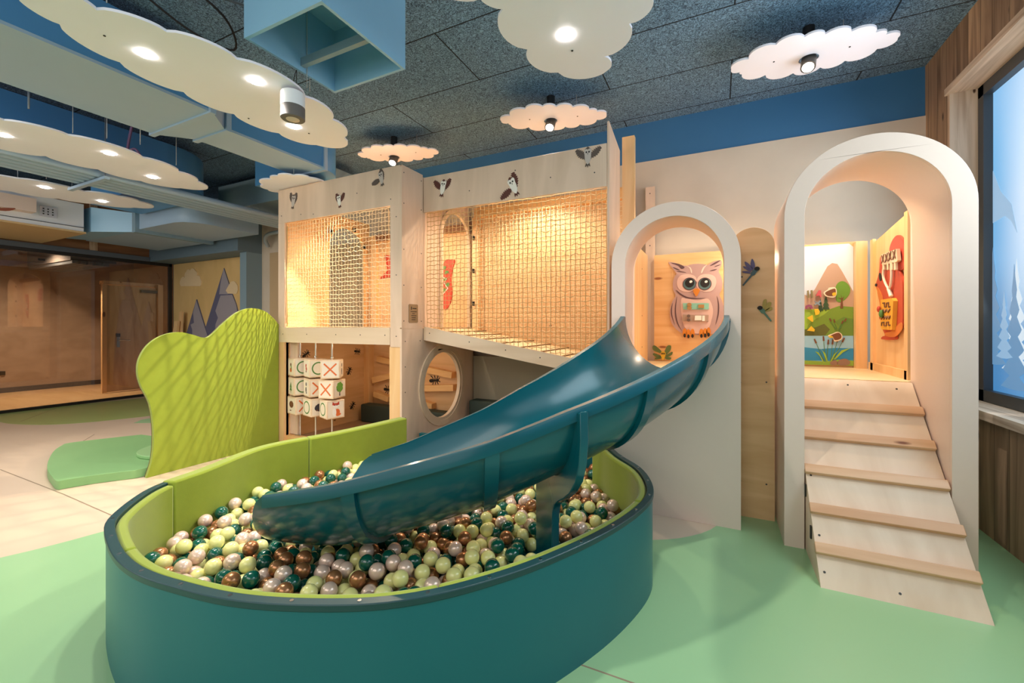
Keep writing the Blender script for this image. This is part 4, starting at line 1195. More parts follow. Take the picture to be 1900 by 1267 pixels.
# big owl ------------------------------------------------------------
oy = 4.60
k = zoomY(1230, 460, 6.669, oy)
t = thing('owl_activity_board', 'large pink owl play board with big dark eyes on the rear wall', 'wall toy', (-.17, oy, 1.25))
m_o1 = flat('owl_mauve', 186, 152, 146); m_o2 = flat('owl_pink', 222, 186, 174); m_o3 = flat('owl_dark_mauve', 92, 62, 64); m_o4 = flat('owl_light_pink', 236, 208, 194)
m_teal = flat('eye_teal', 84, 116, 118); m_beak = flat('beak_orange', 214, 128, 30)
bodyo = [(70, 180), (150, 185), (240, 215), (300, 222), (340, 208), (430, 198), (520, 205), (550, 215), (620, 175), (715, 155), (725, 210), (690, 290), (722, 360), (738, 440), (725, 520), (700, 580), (730, 650), (755, 760), (740, 880), (690, 980), (620, 1060), (520, 1070), (330, 1070), (240, 1055), (160, 1000), (110, 930), (88, 830), (95, 730), (120, 660), (160, 590), (130, 520), (125, 430), (150, 350), (170, 320), (120, 250)]
M().prism(smooth_closed(k(bodyo), 3), oy, oy - .018).build('body_board', m_o1, parent=t, bevel=.003)
d0, d1, d2, d3 = oy - .018, oy - .021, oy - .024, oy - .027
M().prism(smooth_closed(k([(225, 640), (300, 628), (430, 650), (560, 630), (620, 760), (600, 900), (560, 990), (430, 1060), (290, 1000), (240, 880)]), 4), d0, d1).build('belly', m_o2, parent=t)
for c_ in ((175, 430, 270), (440, 420, 0)): pass
for cx_, cy_ in ((305, 430), (545, 430)):
    e_ = t
    M().prism(smooth_closed(k([(cx_ - 130, cy_), (cx_ - 95, cy_ - 80), (cx_, cy_ - 105), (cx_ + 95, cy_ - 75), (cx_ + 115, cy_ + 10), (cx_ + 70, cy_ + 95), (cx_ - 20, cy_ + 115), (cx_ - 105, cy_ + 80)]), 4), d0, d1).build('eye_disc', m_o2, parent=t)
for cx_ in (330, 518):
    A = k([(cx_, 447)])[0]; sc = abs(k([(cx_ + 80, 447)])[0][0] - A[0]); sv = abs(k([(cx_, 447 + 75)])[0][1] - A[1])
    eye = M().prism(ell(*A, sc * 1.06, sv * 1.05, 0, 32), d1, d2).build('eye', m_o3, parent=t)
    M().prism(ell(*A, sc * .93, sv * .92, 0, 32), d2, d2 - .001).build('iris', m_teal, parent=eye)
    M().prism(ell(A[0] + .002, A[1] + .01, sc * .72, sv * .74, 0, 28), d2 - .001, d3 - .001).build('pupil', m_blackmat, parent=eye)
    h_ = k([(cx_ + 18, 420)])[0]
    M().prism(ell(*h_, sc * .24, sv * .2, 30, 14), d3 - .001, d3 - .003).build('highlight', m_wh, parent=eye)
M().prism(smooth_closed(k([(375, 525), (415, 503), (458, 520), (440, 570), (415, 600), (392, 570)]), 4), d1, d1 - .012).build('beak', m_beak, parent=t)
for pts in ([(165, 520), (200, 570), (290, 620), (420, 632), (530, 620), (420, 622), (300, 606), (215, 560)], [(178, 600), (158, 680), (150, 800), (175, 930), (240, 1030), (190, 930), (165, 800), (168, 690)],
            [(668, 590), (695, 700), (690, 830), (650, 950), (676, 830), (682, 700)], [(125, 680), (102, 760), (110, 850), (150, 950), (122, 850), (114, 760)],
            [(100, 188), (200, 200), (270, 240), (230, 262), (190, 222)], [(715, 155), (650, 178), (580, 225), (620, 215), (670, 190)], [(125, 240), (180, 258), (215, 280), (165, 268)], [(168, 290), (230, 292), (290, 306), (225, 302)], [(715, 205), (660, 222), (635, 240), (690, 222)], [(670, 262), (610, 275), (580, 290), (640, 280)]):
    M().prism(smooth_closed(k(pts), 3), d0, d1).build('feather_line', m_o3, parent=t)
for pts in ([(290, 228), (330, 250), (352, 312), (362, 300), (345, 245)], [(548, 210), (500, 240), (474, 300), (484, 312), (515, 250)]):
    M().prism(smooth_closed(k(pts), 3), d0, d1).build('feather_line', m_o4, parent=t)
for i_, (cx_, cy_) in enumerate([(272, 1050), (318, 1060), (368, 1055), (478, 1055), (524, 1050), (566, 1040)]):
    tl = M().prism(ell(*k([(cx_, cy_)])[0], .020, .046, 0, 16), d0, d0 - .01).build('toe', m_beak, parent=t)
    M().prism(ell(*k([(cx_, cy_ + 32)])[0], .011, .02, 0, 12), d0 - .01, d0 - .014).build('claw', m_blackmat, parent=tl)
q = k([(250, 685), (570, 685), (568, 762), (255, 762)])
lt = M().prism(q, d1, d1 - .012).build('latch_plate', flat('mint_plate', 140, 200, 178), parent=t)
f = M(); A = k([(330, 724)])[0]; f.prism(ell(A[0], A[1] + .016, .022, .018), d1 - .012, d1 - .03); f.prism(ell(A[0], A[1] - .016, .022, .018), d1 - .012, d1 - .03)
f.prism(k([(440, 703), (512, 703), (512, 745), (440, 745)]), d1 - .012, d1 - .03); f.build('brass_latch', flat('brass', 176, 124, 46, .3), parent=lt)
q = k([(248, 825), (565, 830), (560, 912), (243, 908)])
lt = M().prism(q, d1, d1 - .012).build('latch_plate', flat('taupe_plate', 178, 148, 128), parent=t)
f = M(); A = k([(322, 868)])[0]; f.prism(ell(A[0], A[1] + .02, .016, .016), d1 - .012, d1 - .03); f.prism(ell(A[0], A[1] - .02, .016, .016), d1 - .012, d1 - .03)
f.build('knobs', flat('dark_brass', 108, 80, 56, .3), parent=lt)
f = M(); f.prism(k([(400, 838), (480, 838), (480, 895), (395, 895)]), d1 - .012, d1 - .028); f.prism(k([(490, 838), (520, 838), (520, 905), (486, 905)]), d1 - .012, d1 - .028)
f.build('sliding_doors', m_wh, parent=lt)

# butterfly below the owl
k = zoomY(1120, 360, 3.726, oy)
t = thing('butterfly_figure', 'green winged yellow butterfly low on the wall under the owl', 'butterfly figure', (-.56, oy, 1.05))
m_bf = flat('butterfly_green', 96, 116, 62)
for pts in ([(400, 1100), (345, 1080), (340, 1050), (360, 1050), (395, 1080)], [(420, 1095), (440, 1050), (465, 1048), (462, 1080), (432, 1110)], [(398, 1120), (350, 1100), (342, 1110), (370, 1128)], [(430, 1115), (475, 1090), (470, 1112), (440, 1125)],
            [(400, 1125), (360, 1130), (358, 1142), (395, 1138)], [(428, 1125), (465, 1130), (460, 1145), (430, 1140)]):
    M().prism(smooth_closed(k(pts), 4), oy, oy - .01).build('wing', m_bf, parent=t)
M().prism(smooth_closed(k([(400, 1090), (425, 1090), (428, 1115), (412, 1148), (398, 1115)]), 4), oy, oy - .02).build('body', flat('butterfly_yellow', 226, 186, 50), parent=t)
f = M()
for a in (406, 419): f.prism(ell(*k([(a, 1102)])[0], .006, .01), oy - .02, oy - .023)
f.build('eyes', m_blackmat, parent=t)

# rounded plywood panel with two dragonflies
DY = 3.42
f = M(); f.prism(arch(.215, .135, 0, 2.045, 24), DY, DY + .02)
dp = f.build('plywood_partition', m_birch_d, label='narrow round-topped plywood panel between the two arches', category='panel', bevel=.002)
screws(dp, [(.14, .25, DY), (.3, .25, DY), (.14, .95, DY), (.3, .96, DY), (.15, 1.7, DY)])


def dragonfly(label, head, tail_, wings, cm, cb):
    k = zoomY(1120, 360, 3.726, DY)
    h = k([head])[0]
    t = thing('dragonfly_figure', label, 'dragonfly figure', (h[0], DY, h[1]), 'dragonflies on the narrow panel')
    H_, T_ = Vector(k([head])[0]), Vector(k([tail_])[0]); d = (T_ - H_); n_ = Vector((-d.y, d.x)).normalized()
    b = [tuple(H_ + n_ * .012), tuple(H_ + d * .3 + n_ * .014), tuple(H_ + d * .4 + n_ * .006), tuple(T_ + n_ * .005), tuple(T_ - n_ * .005), tuple(H_ + d * .4 - n_ * .006), tuple(H_ + d * .3 - n_ * .014), tuple(H_ - n_ * .012)]
    M().prism(b, DY, DY - .014).build('body', cb, parent=t)
    M().prism(ell(H_.x, H_.y, .016, .014, 0, 14), DY, DY - .018).build('head', m_blackmat, parent=t)
    for wgt in wings:
        M().prism(smooth_closed(k(wgt), 4), DY, DY - .008).build('wing', cm, parent=t)


dragonfly('upper dragonfly with purple and blue wings on the narrow panel', (1060, 517), (963, 632),
          [[(1030, 520), (1015, 490), (1025, 448), (1042, 475), (1045, 505)], [(1025, 530), (985, 500), (975, 468), (1000, 480), (1030, 515)], [(1020, 540), (975, 515), (965, 500), (1000, 510)], [(1015, 550), (970, 545), (960, 535), (1000, 535)]], flat('wing_violet', 92, 86, 128), flat('body_slate_teal', 66, 92, 100))
dragonfly('lower dragonfly with yellow and green wings on the narrow panel', (1080, 787), (1157, 878),
          [[(1095, 790), (1105, 735), (1125, 728), (1125, 760), (1110, 795)], [(1110, 800), (1135, 750), (1160, 752), (1145, 790), (1115, 808)], [(1115, 805), (1160, 780), (1162, 800), (1125, 812)]], flat('wing_olive_yellow', 166, 148, 74), flat('body_sea_green', 84, 122, 104))

# ================================================================== TALL ARCH
A2 = dict(cx=.797, ro=.433, ri=.329, y=3.075, top=2.448)
t = thing('stair_arch', 'tall sand coloured arch over the plywood climbing ramp', 'arch', (.797, 3.3, 0))
zc2 = A2['top'] - A2['ro']


def ring(cx, zc, ra, rb, z0, n=40):
    o = [(cx + ra, z0)] + arc(cx, zc, ra, 0, 180, n) + [(cx - ra, z0)]
    i = [(cx + rb, z0)] + arc(cx, zc, rb, 0, 180, n) + [(cx - rb, z0)]
    return o + i[::-1]


M().prism(ring(A2['cx'], zc2, A2['ro'], A2['ri'], 0), A2['y'], A2['y'] + .022).build('front_ring', m_sand, parent=t, bevel=.003)
M().prism(ring(A2['cx'], zc2, A2['ri'] + .02, A2['ri'], .0), A2['y'] + .022, 3.62).build('inner_lining', m_sand, parent=t)
M().prism(ring(A2['cx'], zc2, A2['ro'], A2['ro'] - .018, 0), A2['y'] + .022, 3.62).build('outer_side', m_sand, parent=t)

# climbing ramp
RX0, RX1 = .474, 1.118
YR0, YR1, ZR1 = 2.66, 3.566, .985
t = thing('climbing_ramp', 'steep birch plywood ramp with five pine cleats leading up through the tall arch', 'ramp', (.796, 3.1, 0))
sl = ZR1 / (YR1 - YR0)
f = M(); f.prism([(YR0, 0), (YR0 + .025, 0), (YR1 + .018, ZR1 - .03), (YR1 + .018, ZR1), (YR1, ZR1)], RX0, RX1, 'X')
rb = f.build('ramp_board', m_ramp, parent=t, bevel=.0015)
f = M()
for (x, s_) in ((.5, .06), (.8, .04), (1.09, .13), (.5, .2), (.5, .33), (1.09, .33), (1.09, .47), (.5, .46), (.52, .97), (.78, .97), (1.03, .96)):
    z = s_ * ZR1; y = YR0 + z / sl
    f.cyl((x, y, z), (x, y - .0014, z + .0013), .006, 8)
f.build('screws', m_darkmetal, parent=rb)
for x in (RX0, RX1 - .018):
    f = M(); f.prism([(YR0 + .03, 0), (3.57, 0), (3.57, ZR1 - .035), (YR1, ZR1 - .035)], x, x + .018, 'X')
    f.build('side_cheek', m_birch, parent=t)
nl = Vector((0, -math.sin(math.atan(sl)), math.cos(math.atan(sl)))); al = Vector((0, math.cos(math.atan(sl)), math.sin(math.atan(sl))))
for zc_ in (.142, .301, .477, .652, .82):
    c0 = Vector((0, YR0 + zc_ / sl, zc_)); hw = .0; a_ = .028; th = .030
    q = [c0 - al * a_, c0 + al * a_, c0 + al * a_ + nl * th, c0 - al * a_ + nl * th]
    q = [c0 - al * a_ , c0 + al * a_ , c0 + al * a_ + nl * th, c0 - al * a_ + nl * th]
    f = M(); f.prism([(p.y, p.z) for p in q], RX0 - .005, RX1 + .0, 'X')
    f.build('cleat', m_cleat, parent=t, bevel=.004)
f = M()
for z in (.38, .2): f.box(RX0 - .008, RX0, YR0 + .04 + z / sl, YR0 + .06 + z / sl, z - .05, z + .02)
f.build('latches', m_black, parent=t)

# nature board ------------------------------------------------------
NY = 4.60
t = thing('nature_magnet_board', 'painted magnet board with lake, hills, mountain and reeds up in the stair room', 'wall toy', (.6, NY, 1.0))
k = zoomY(1480, 430, 4.692, NY - .012)
cr = k([(485, 100)])[0]; bt = k([(485, 1168)])[0]
XL, XRt, ZB, ZT = .30, cr[0], bt[1], cr[1] + .0
o = [(XL, ZB), (XRt - .02, ZB), (XRt, ZB + .02), (XRt, ZT - .03), (XRt - .03, ZT), (XL, ZT)]
M().prism(o, NY, NY - .012).build('sky_board', flat('mural_sky', 214, 222, 236, .35), parent=t)
y0 = NY - .012


def lay(pts, name, mt, i, sm=0, par=t, kk=k):
    q = kk(pts)
    if sm: q = smooth_closed(q, sm)
    q = [(max(XL + .001, min(XRt - .001, a)), max(ZB + .001, b)) for a, b in q]
    return M().prism(q, y0 - i * .0012, y0 - (i + 1) * .0012).build(name, mt, parent=par)


lay([(-400, 700), (-200, 560), (-60, 480), (0, 520), (90, 560), (150, 500), (215, 380), (260, 300), (300, 272), (345, 280), (390, 350), (440, 440), (484, 520), (484, 720), (-400, 720)], 'mountain', flat('mural_mountain', 186, 156, 136), 0)
lay([(-400, 690), (484, 665), (484, 920), (-400, 920)], 'meadow', flat('mural_meadow', 148, 186, 62), 1)
lay([(90, 810), (140, 770), (230, 720), (290, 670), (360, 645), (484, 655), (484, 910), (60, 910)], 'hill', flat('mural_hill', 116, 150, 50), 2)
lay([(-400, 850), (60, 850), (160, 830), (230, 800), (280, 850), (240, 900), (120, 912), (-400, 912)], 'bush', flat('mural_bush_dark', 92, 100, 44), 3)
lay([(330, 780), (400, 740), (484, 760), (484, 905), (300, 905), (380, 850)], 'bush', flat('mural_bush', 100, 136, 54), 3)
lay([(-400, 905), (484, 905), (484, 1130), (-400, 1130)], 'lake', flat('mural_lake_light', 150, 200, 232), 4)
lay([(-400, 1010), (60, 1005), (200, 1020), (330, 1010), (484, 1015), (484, 1120), (-400, 1120)], 'lake', flat('mural_lake', 42, 140, 196), 5)
lay([(-400, 1120), (60, 1118), (250, 1130), (350, 1110), (484, 1120), (484, 1167), (-400, 1167)], 'shore', flat('mural_shore', 142, 180, 66), 6)
lay([(330, 560), (325, 500), (345, 450), (385, 430), (425, 445), (455, 490), (450, 540), (420, 580), (380, 610), (340, 605)], 'tree_crown', flat('mural_tree', 104, 152, 52), 3, 4)
lay([(368, 665), (378, 590), (345, 572), (380, 580), (376, 545), (386, 580), (405, 560), (390, 595), (395, 665)], 'tree_trunk', m_br, 5)
for (tx, ty_, hh, ww) in ((197, 700, 115, 26), (245, 690, 135, 34)):
    lay([(tx, ty_ - hh), (tx + ww * .5, ty_ - hh * .6), (tx + ww * .3, ty_ - hh * .6), (tx + ww * .8, ty_ - hh * .35), (tx + ww * .5, ty_ - hh * .35), (tx + ww, ty_ - hh * .1), (tx + 4, ty_ - hh * .1), (tx + 3, ty_), (tx - 3, ty_), (tx - 4, ty_ - hh * .1), (tx - ww, ty_ - hh * .1), (tx - ww * .5, ty_ - hh * .35), (tx - ww * .8, ty_ - hh * .35), (tx - ww * .3, ty_ - hh * .6), (tx - ww * .5, ty_ - hh * .6)], 'fir_tree', flat('mural_fir', 52, 84, 54), 5)
for (x1_, y1_, x2_, y2_) in ((330, 850, 290, 780), (340, 850, 322, 790), (360, 850, 405, 780), (350, 860, 380, 800), (230, 1130, 160, 970), (240, 1130, 225, 950), (250, 1130, 262, 980), (285, 1130, 300, 980), (295, 1130, 340, 960), (300, 1125, 385, 960)):
    lay([(x1_ - 4, y1_), (x2_ - 2, y2_), (x2_ + 2, y2_), (x1_ + 4, y1_)], 'reed', flat('mural_reed', 52, 74, 40) if 0 else m_gr, 7)
    dx, dy = (x2_ - x1_), (y2_ - y1_); L_ = math.hypot(dx, dy); dx /= L_; dy /= L_
    w_ = 8 if y2_ > 900 else 7; ln = 42 if y2_ > 900 else 30
    lay([(x2_ - dy * w_, y2_ + dx * w_), (x2_ + dx * ln - dy * w_ * .8, y2_ + dy * ln + dx * w_ * .8), (x2_ + dx * ln + dy * w_ * .8, y2_ + dy * ln - dx * w_ * .8), (x2_ + dy * w_, y2_ - dx * w_)], 'cattail', m_br, 8)
for pts in ([(232, 1140), (180, 1050), (150, 1040), (190, 1080), (222, 1140)], [(250, 1130), (215, 1040), (190, 1010), (240, 1060), (262, 1130)], [(290, 1130), (330, 1060), (370, 1020), (310, 1070), (280, 1130)], [(310, 1110), (380, 1030), (460, 1010), (390, 1050), (325, 1110)]):
    lay(pts, 'leaf_blade', flat('mural_blade', 150, 190, 60), 9)
m_stone = flat('mural_stone', 148, 118, 100)
lay([(280, 1150), (290, 1125), (330, 1118), (345, 1150), (320, 1165)], 'stone', m_stone, 10, 4)
lay([(340, 1140), (370, 1110), (420, 1105), (455, 1135), (430, 1160), (360, 1160)], 'stone', m_stone, 10, 4)
y0 -= .002


def magnet(label, cat, polys, th=.012, zoff=12, outline=None):
    """a loose magnet lying on the board"""
    allp = [p for pl_, _ in polys for p in k(pl_)]
    c = (sum(p[0] for p in allp) / len(allp), sum(p[1] for p in allp) / len(allp))
    yb = NY - .012 - zoff * .0012
    t_ = thing('letter_magnet' if cat == 'magnet' else 'animal_magnet', label, 'magnet', (c[0], yb, c[1]), 'loose magnets on the nature board')
    for i, (pl_, mt_) in enumerate(polys):
        q = k(pl_)
        nm = ('base', 'figure', 'detail')[min(i, 2)]
        M().prism(q, yb - i * .003, yb - (th if i == 0 else (i + 1) * .003) - (i > 0) * .009).build(nm, mt_, parent=t_)


m_ye = flat('magnet_yellow', 226, 190, 44); m_pk = flat('magnet_rose', 196, 84, 96); m_tp = flat('magnet_taupe', 128, 120, 84); m_pu = flat('magnet_purple', 140, 72, 110); m_bg = flat('magnet_blue_grey', 126, 148, 166); m_cr = flat('magnet_cream', 244, 232, 210)
magnet('brown number 11 magnet left of the rose 4', 'magnet', [([(78, 515), (92, 510), (98, 575), (84, 577)], m_tp), ([(108, 512), (124, 508), (130, 575), (114, 577)], m_tp)])
magnet('rose number 4 magnet on the mountain', 'magnet', [([(155, 555), (180, 510), (198, 512), (202, 568), (188, 572), (185, 556), (158, 562)], m_pk)])
magnet('cream edged beaver magnet beside the mountain tree', 'animal', [(smooth_closed([(222, 530), (258, 505), (268, 488), (320, 486), (334, 520), (328, 560), (300, 574), (240, 562)], 3), m_cr), (smooth_closed([(232, 535), (265, 512), (315, 496), (325, 520), (318, 555), (260, 560)], 3), m_br), (smooth_closed([(295, 535), (325, 530), (325, 552), (300, 558)], 3), m_ye)])
magnet('brown platypus shaped magnet on the lake', 'animal', [(smooth_closed([(258, 905), (300, 885), (345, 870), (380, 895), (376, 935), (320, 955), (300, 925)], 3), m_cr), (smooth_closed([(275, 908), (310, 888), (350, 878), (372, 900), (368, 928), (320, 942), (300, 915)], 3), m_br), (smooth_closed([(262, 908), (290, 905), (300, 918), (275, 922)], 3), m_ye)])
magnet('purple arch shaped magnet at the left of the meadow', 'magnet', [([(62, 668), (66, 645), (90, 634), (118, 640), (130, 668), (112, 672), (100, 655), (82, 656), (76, 672)], m_pu)])
magnet('blue grey X shaped magnet between the fir trees', 'magnet', [([(140, 605), (170, 616), (190, 598), (200, 606), (182, 622), (196, 640), (184, 644), (166, 630), (146, 642), (140, 632), (156, 622)], m_bg)])
magnet('upper yellow letter magnet on the meadow', 'magnet', [([(140, 672), (175, 672), (188, 695), (180, 718), (150, 728), (146, 700)], m_ye)])
magnet('middle yellow letter magnet tilted on the meadow', 'magnet', [([(78, 750), (125, 725), (132, 780), (122, 785)], m_ye)])
magnet('lowest yellow letter magnet just above the lake', 'magnet', [([(78, 860), (115, 820), (145, 850), (140, 868)], m_ye)])

# post and side panel with the squirrel
f = M(); f.box(1.052, 1.13, 4.52, 4.598, PZ, 2.07); f.build('room_post', m_pine, label='pine post in the stair room right of the nature board', category='post')
f = M(); f.prism([(3.70, PZ), (4.50, PZ), (4.50, 2.03), (3.70, 2.125)], 1.152, 1.17, 'X')
f.box(1.13, 1.152, 3.70, 4.5, PZ, PZ + .06); f.box(1.13, 1.152, 3.68, 3.74, PZ, 2.12); f.box(1.13, 1.152, 4.39, 4.45, PZ, 2.06)
f.build('side_wall_panel', m_pine, label='framed pine side wall of the stair room', category='panel')
sx_ = 1.150
k = zoomX(1480, 430, 4.692, sx_)
t = thing('squirrel_activity_board', 'red squirrel play board on the right wall of the stair room', 'wall toy', (sx_, 4.0, 1.2))
m_sq = flat('squirrel_red', 190, 72, 42); m_sq2 = flat('squirrel_orange', 212, 122, 52); m_sq3 = flat('squirrel_tail_red', 206, 78, 58)
M().prism(smooth_closed(k([(815, 200), (820, 130), (850, 60), (890, 28), (930, 60), (945, 130), (940, 240), (930, 330), (800, 320)]), 4), sx_, sx_ - .012, 'X').build('tail', m_sq3, parent=t)
bd = smooth_closed(k([(745, 230), (760, 208), (782, 210), (790, 300), (830, 310), (905, 330), (925, 380), (945, 450), (948, 600), (945, 800), (900, 860), (880, 900), (870, 938), (760, 936), (765, 912), (790, 900), (765, 840), (755, 760), (738, 750), (745, 600), (722, 520), (708, 460), (725, 400), (738, 340)]), 3)
M().prism(bd, sx_ - .002, sx_ - .02, 'X').build('body', m_sq, parent=t)
M().prism(smooth_closed(k([(725, 480), (770, 560), (780, 680), (765, 740), (745, 730), (750, 640), (730, 540)]), 4), sx_ - .02, sx_ - .024, 'X').build('chest', m_sq2, parent=t)
M().prism(smooth_closed(k([(800, 880), (860, 860), (935, 790), (945, 850), (880, 915), (800, 905)]), 4), sx_ - .02, sx_ - .024, 'X').build('foot', m_sq2, parent=t)
M().prism(ell(*k([(752, 392)])[0], .035, .022, 60, 16), sx_ - .02, sx_ - .025, 'X').build('eye', m_blackmat, parent=t)
M().prism(ell(*k([(715, 462)])[0], .018, .012, 0, 12), sx_ - .02, sx_ - .026, 'X').build('nose', m_blackmat, parent=t)
bn = M().prism(k([(785, 195), (925, 145), (935, 245), (925, 258), (800, 285), (788, 275)]), sx_ - .02, sx_ - .04, 'X').build('peg_board', m_cube, parent=t)
f = M()
for a, b in ((805, 235), (838, 225), (870, 210), (908, 197)): f.prism([(p + q_[0], s_ + q_[1]) for (p, s_) in [k([(a, b)])[0]] for q_ in [(-.03, -.03), (.0, -.012), (.03, -.03), (.012, .0), (.03, .035), (0, .012), (-.02, .035), (-.01, .0)]], sx_ - .04, sx_ - .045, 'X')
f.build('peg_holes', m_br, parent=bn)
for a in (800, 838, 878, 905): M().tube([(sx_ - .03, *k([(a, 260)])[0]), (sx_ - .032, *k([(a + 4, 330)])[0])], .012, 6).build('hanging_peg', m_cube, parent=t)
M().tube(smooth_open([(sx_ - .035, *p) for p in k([(800, 320), (800, 400), (845, 490), (870, 420), (872, 270)])], 5), .008, 6).build('cord', m_cr, parent=t)
M().tube([(sx_ - .035, *p) for p in k([(845, 490), (868, 560)])], .012, 6).build('pointer', m_cr, parent=t)
mb = M().prism(k([(790, 590), (890, 575), (905, 600), (890, 855), (800, 850), (785, 820)]), sx_ - .02, sx_ - .045, 'X').build('maze_board', flat('maze_yellow', 232, 168, 52), parent=t)
f = M()
for pts in ([(812, 620), (830, 618), (830, 655), (845, 652), (848, 618), (866, 615), (866, 655), (880, 650)], [(805, 700), (820, 675), (832, 702), (848, 675), (862, 700), (880, 672)], [(800, 760), (812, 735), (822, 760), (835, 735), (846, 758), (858, 732), (870, 758), (882, 730)], [(802, 820), (802, 790), (825, 788), (825, 818), (845, 818), (845, 788), (866, 786), (866, 816), (880, 812)]):
    f.tube([(sx_ - .046, *p) for p in k(pts)], .006, 5)
f.build('maze_grooves', m_br, parent=mb)
M().ball((sx_ - .06, *k([(817, 712)])[0]), .022, 12, sc=(.6, 1, 1.4)).build('maze_bead', m_gr, parent=mb)
M().ball((sx_ - .06, *k([(795, 672)])[0]), .02, 12, sc=(.6, 1, 1.2)).build('maze_bead', m_rd, parent=mb)

# ================================================================== SLIDE
RC = 1.6
SC = (-.293 - RC, 3.19)
RT = .327


def zr(th):
    """rim height along the turn"""
    xs = [0, 12, 28, 40, 48, 58, 68, 78, 90]; ys = [1.425, 1.32, 1.175, 1.055, .975, .86, .765, .665, .565]
    return float(np.interp(th, xs, ys))


def dep(th): return .385 - .03 * th / 90


def spt(th, phi, r_=RT, dz=0):
    """phi -90 near (outer) rim .. 0 bottom .. 90 far rim"""
    a = R(th)
    out_ = r_ * math.sin(R(-phi)); rad = RC + out_
    zz = zr(th) - dep(th) * (r_ / RT) * math.cos(R(phi)) - (0)
    ext = 0
    if th > 80: ext = ((th - 80) / 10) ** 2 * (.20 * math.cos(R(phi)) ** .6 if abs(phi) < 89.9 else 0)
    if th < 6: pass
    x = SC[0] + rad * math.cos(a); y = SC[1] - rad * math.sin(a)
    tx, ty2 = -math.sin(a), -math.cos(a)
    return (x + tx * ext, y + ty2 * ext, zz + dz)


sd = thing('spiral_slide', 'dark teal curved half-pipe slide running from the short arch into the ball pit', 'slide', (-.7, 2.0, 0))
ths = [90 * i / 72 for i in range(73)]; phis = [-90 + 180 * i / 28 for i in range(29)]
f = M(); n2 = len(phis)
vi = [spt(a, p) for a in ths for p in phis]
vo_ = [spt(a, p, RT + .014) for a in ths for p in phis]
fs = []
NV = len(vi)
for i in range(len(ths) - 1):
    for j in range(n2 - 1):
        a, b, c, d = i * n2 + j, (i + 1) * n2 + j, (i + 1) * n2 + j + 1, i * n2 + j + 1
        fs.append((a, d, c, b)); fs.append((a + NV, b + NV, c + NV, d + NV))
    for j in (0, n2 - 1):
        a, b = i * n2 + j, (i + 1) * n2 + j
        q = (a, b, b + NV, a + NV); fs.append(q if j == 0 else q[::-1])
for i in (0, len(ths) - 1):
    for j in range(n2 - 1):
        a, d = i * n2 + j, i * n2 + j + 1
        q = (a, a + NV, d + NV, d); fs.append(q if i == 0 else q[::-1])
f.add(vi + vo_, fs)
chute = f.build('chute', m_slide, parent=sd, smooth=50)
# rolled rims
for nm, sg in (('near_rim', 1), ('far_rim', -1)):
    f = M(); sec = [(.0, .008), (.03, .008), (.034, -.002), (.034, -.05), (.026, -.05), (.024, -.004), (.0, -.004)]
    vs = []; fs = []
    tt_ = [1.2 + (89.2 - 1.2) * i / 60 for i in range(61)]
    for a in tt_:
        rad = RC + sg * RT
        for (o_, z_) in sec:
            rr = rad + sg * o_
            vs.append((SC[0] + rr * math.cos(R(a)), SC[1] - rr * math.sin(R(a)), zr(a) + z_))
    m_n = len(sec)
    for i in range(len(tt_) - 1):
        for j in range(m_n):
            l = (j + 1) % m_n
            q = (i * m_n + j, i * m_n + l, (i + 1) * m_n + l, (i + 1) * m_n + j); fs.append(q if sg < 0 else q[::-1])
    fs.append(tuple(range(m_n))); fs.append(tuple((len(tt_) - 1) * m_n + j for j in range(m_n))[::-1])
    f.add(vs, fs); f.build(nm, m_slide, parent=sd)


def rib(th, wdt, th_out, p0=-88, p1=88, dz=0, name='rib', mt=None):
    f = M(); n = 26; vs = []; fs = []
    for i in range(n + 1):
        ph = p0 + (p1 - p0) * i / n
        for (da, rr) in ((-wdt / 2, RT + .012), (wdt / 2, RT + .012), (wdt / 2, RT + th_out), (-wdt / 2, RT + th_out)):
            vs.append(spt(min(th + math.degrees(da / RC), 90), ph, rr, dz))
    for i in range(n):
        for j in range(4):
            l = (j + 1) % 4; fs.append((i * 4 + j, (i + 1) * 4 + j, (i + 1) * 4 + l, i * 4 + l))
    fs.append((0, 1, 2, 3)); fs.append(tuple(n * 4 + j for j in range(4))[::-1])
    f.add(vs, fs); return f.build(name, mt or m_slide, parent=sd)


for th in (18.5, 34.5, 57.5, 75.5): rib(th, .05, .034)
rib(46.0, .035, .05)
rib(2.0, .05, .04, -88, 88, name='mounting_flange')
# support leg under the third rib
a = R(46.0)
u_ = Vector((math.cos(a), -math.sin(a), 0)); tv = Vector((-math.sin(a), -math.cos(a), 0))
f = M()
prof = []
for i in range(15):
    rr = -.14 + (.345 + .14) * i / 14
    q = math.sqrt(max(0, 1 - (rr / (RT + .03)) ** 2))
    prof.append((rr, zr(46) - (dep(46) + .02) * q))
bot = [(-.14, .0), (.08, .0), (.08, .37), (.086, .43), (.105, .475), (.15, .51), (.21, .545), (.28, .60), (.335, .665), (.37, .75), (.385, .86), (.38, .985)]
o = prof[::-1] + bot
V = lambda r_, z_, s_: (SC[0] + u_.x * (RC + r_) + tv.x * s_, SC[1] + u_.y * (RC + r_) + tv.y * s_, z_)
g2 = M(); g2.prism(o, -.02, .02, 'Y')
f.add([V(p[0], p[2], p[1]) for p in g2.v], g2.f)
f.build('support_leg', m_slide, parent=sd, bevel=.004)
LEG = V(-.03, 0, 0)

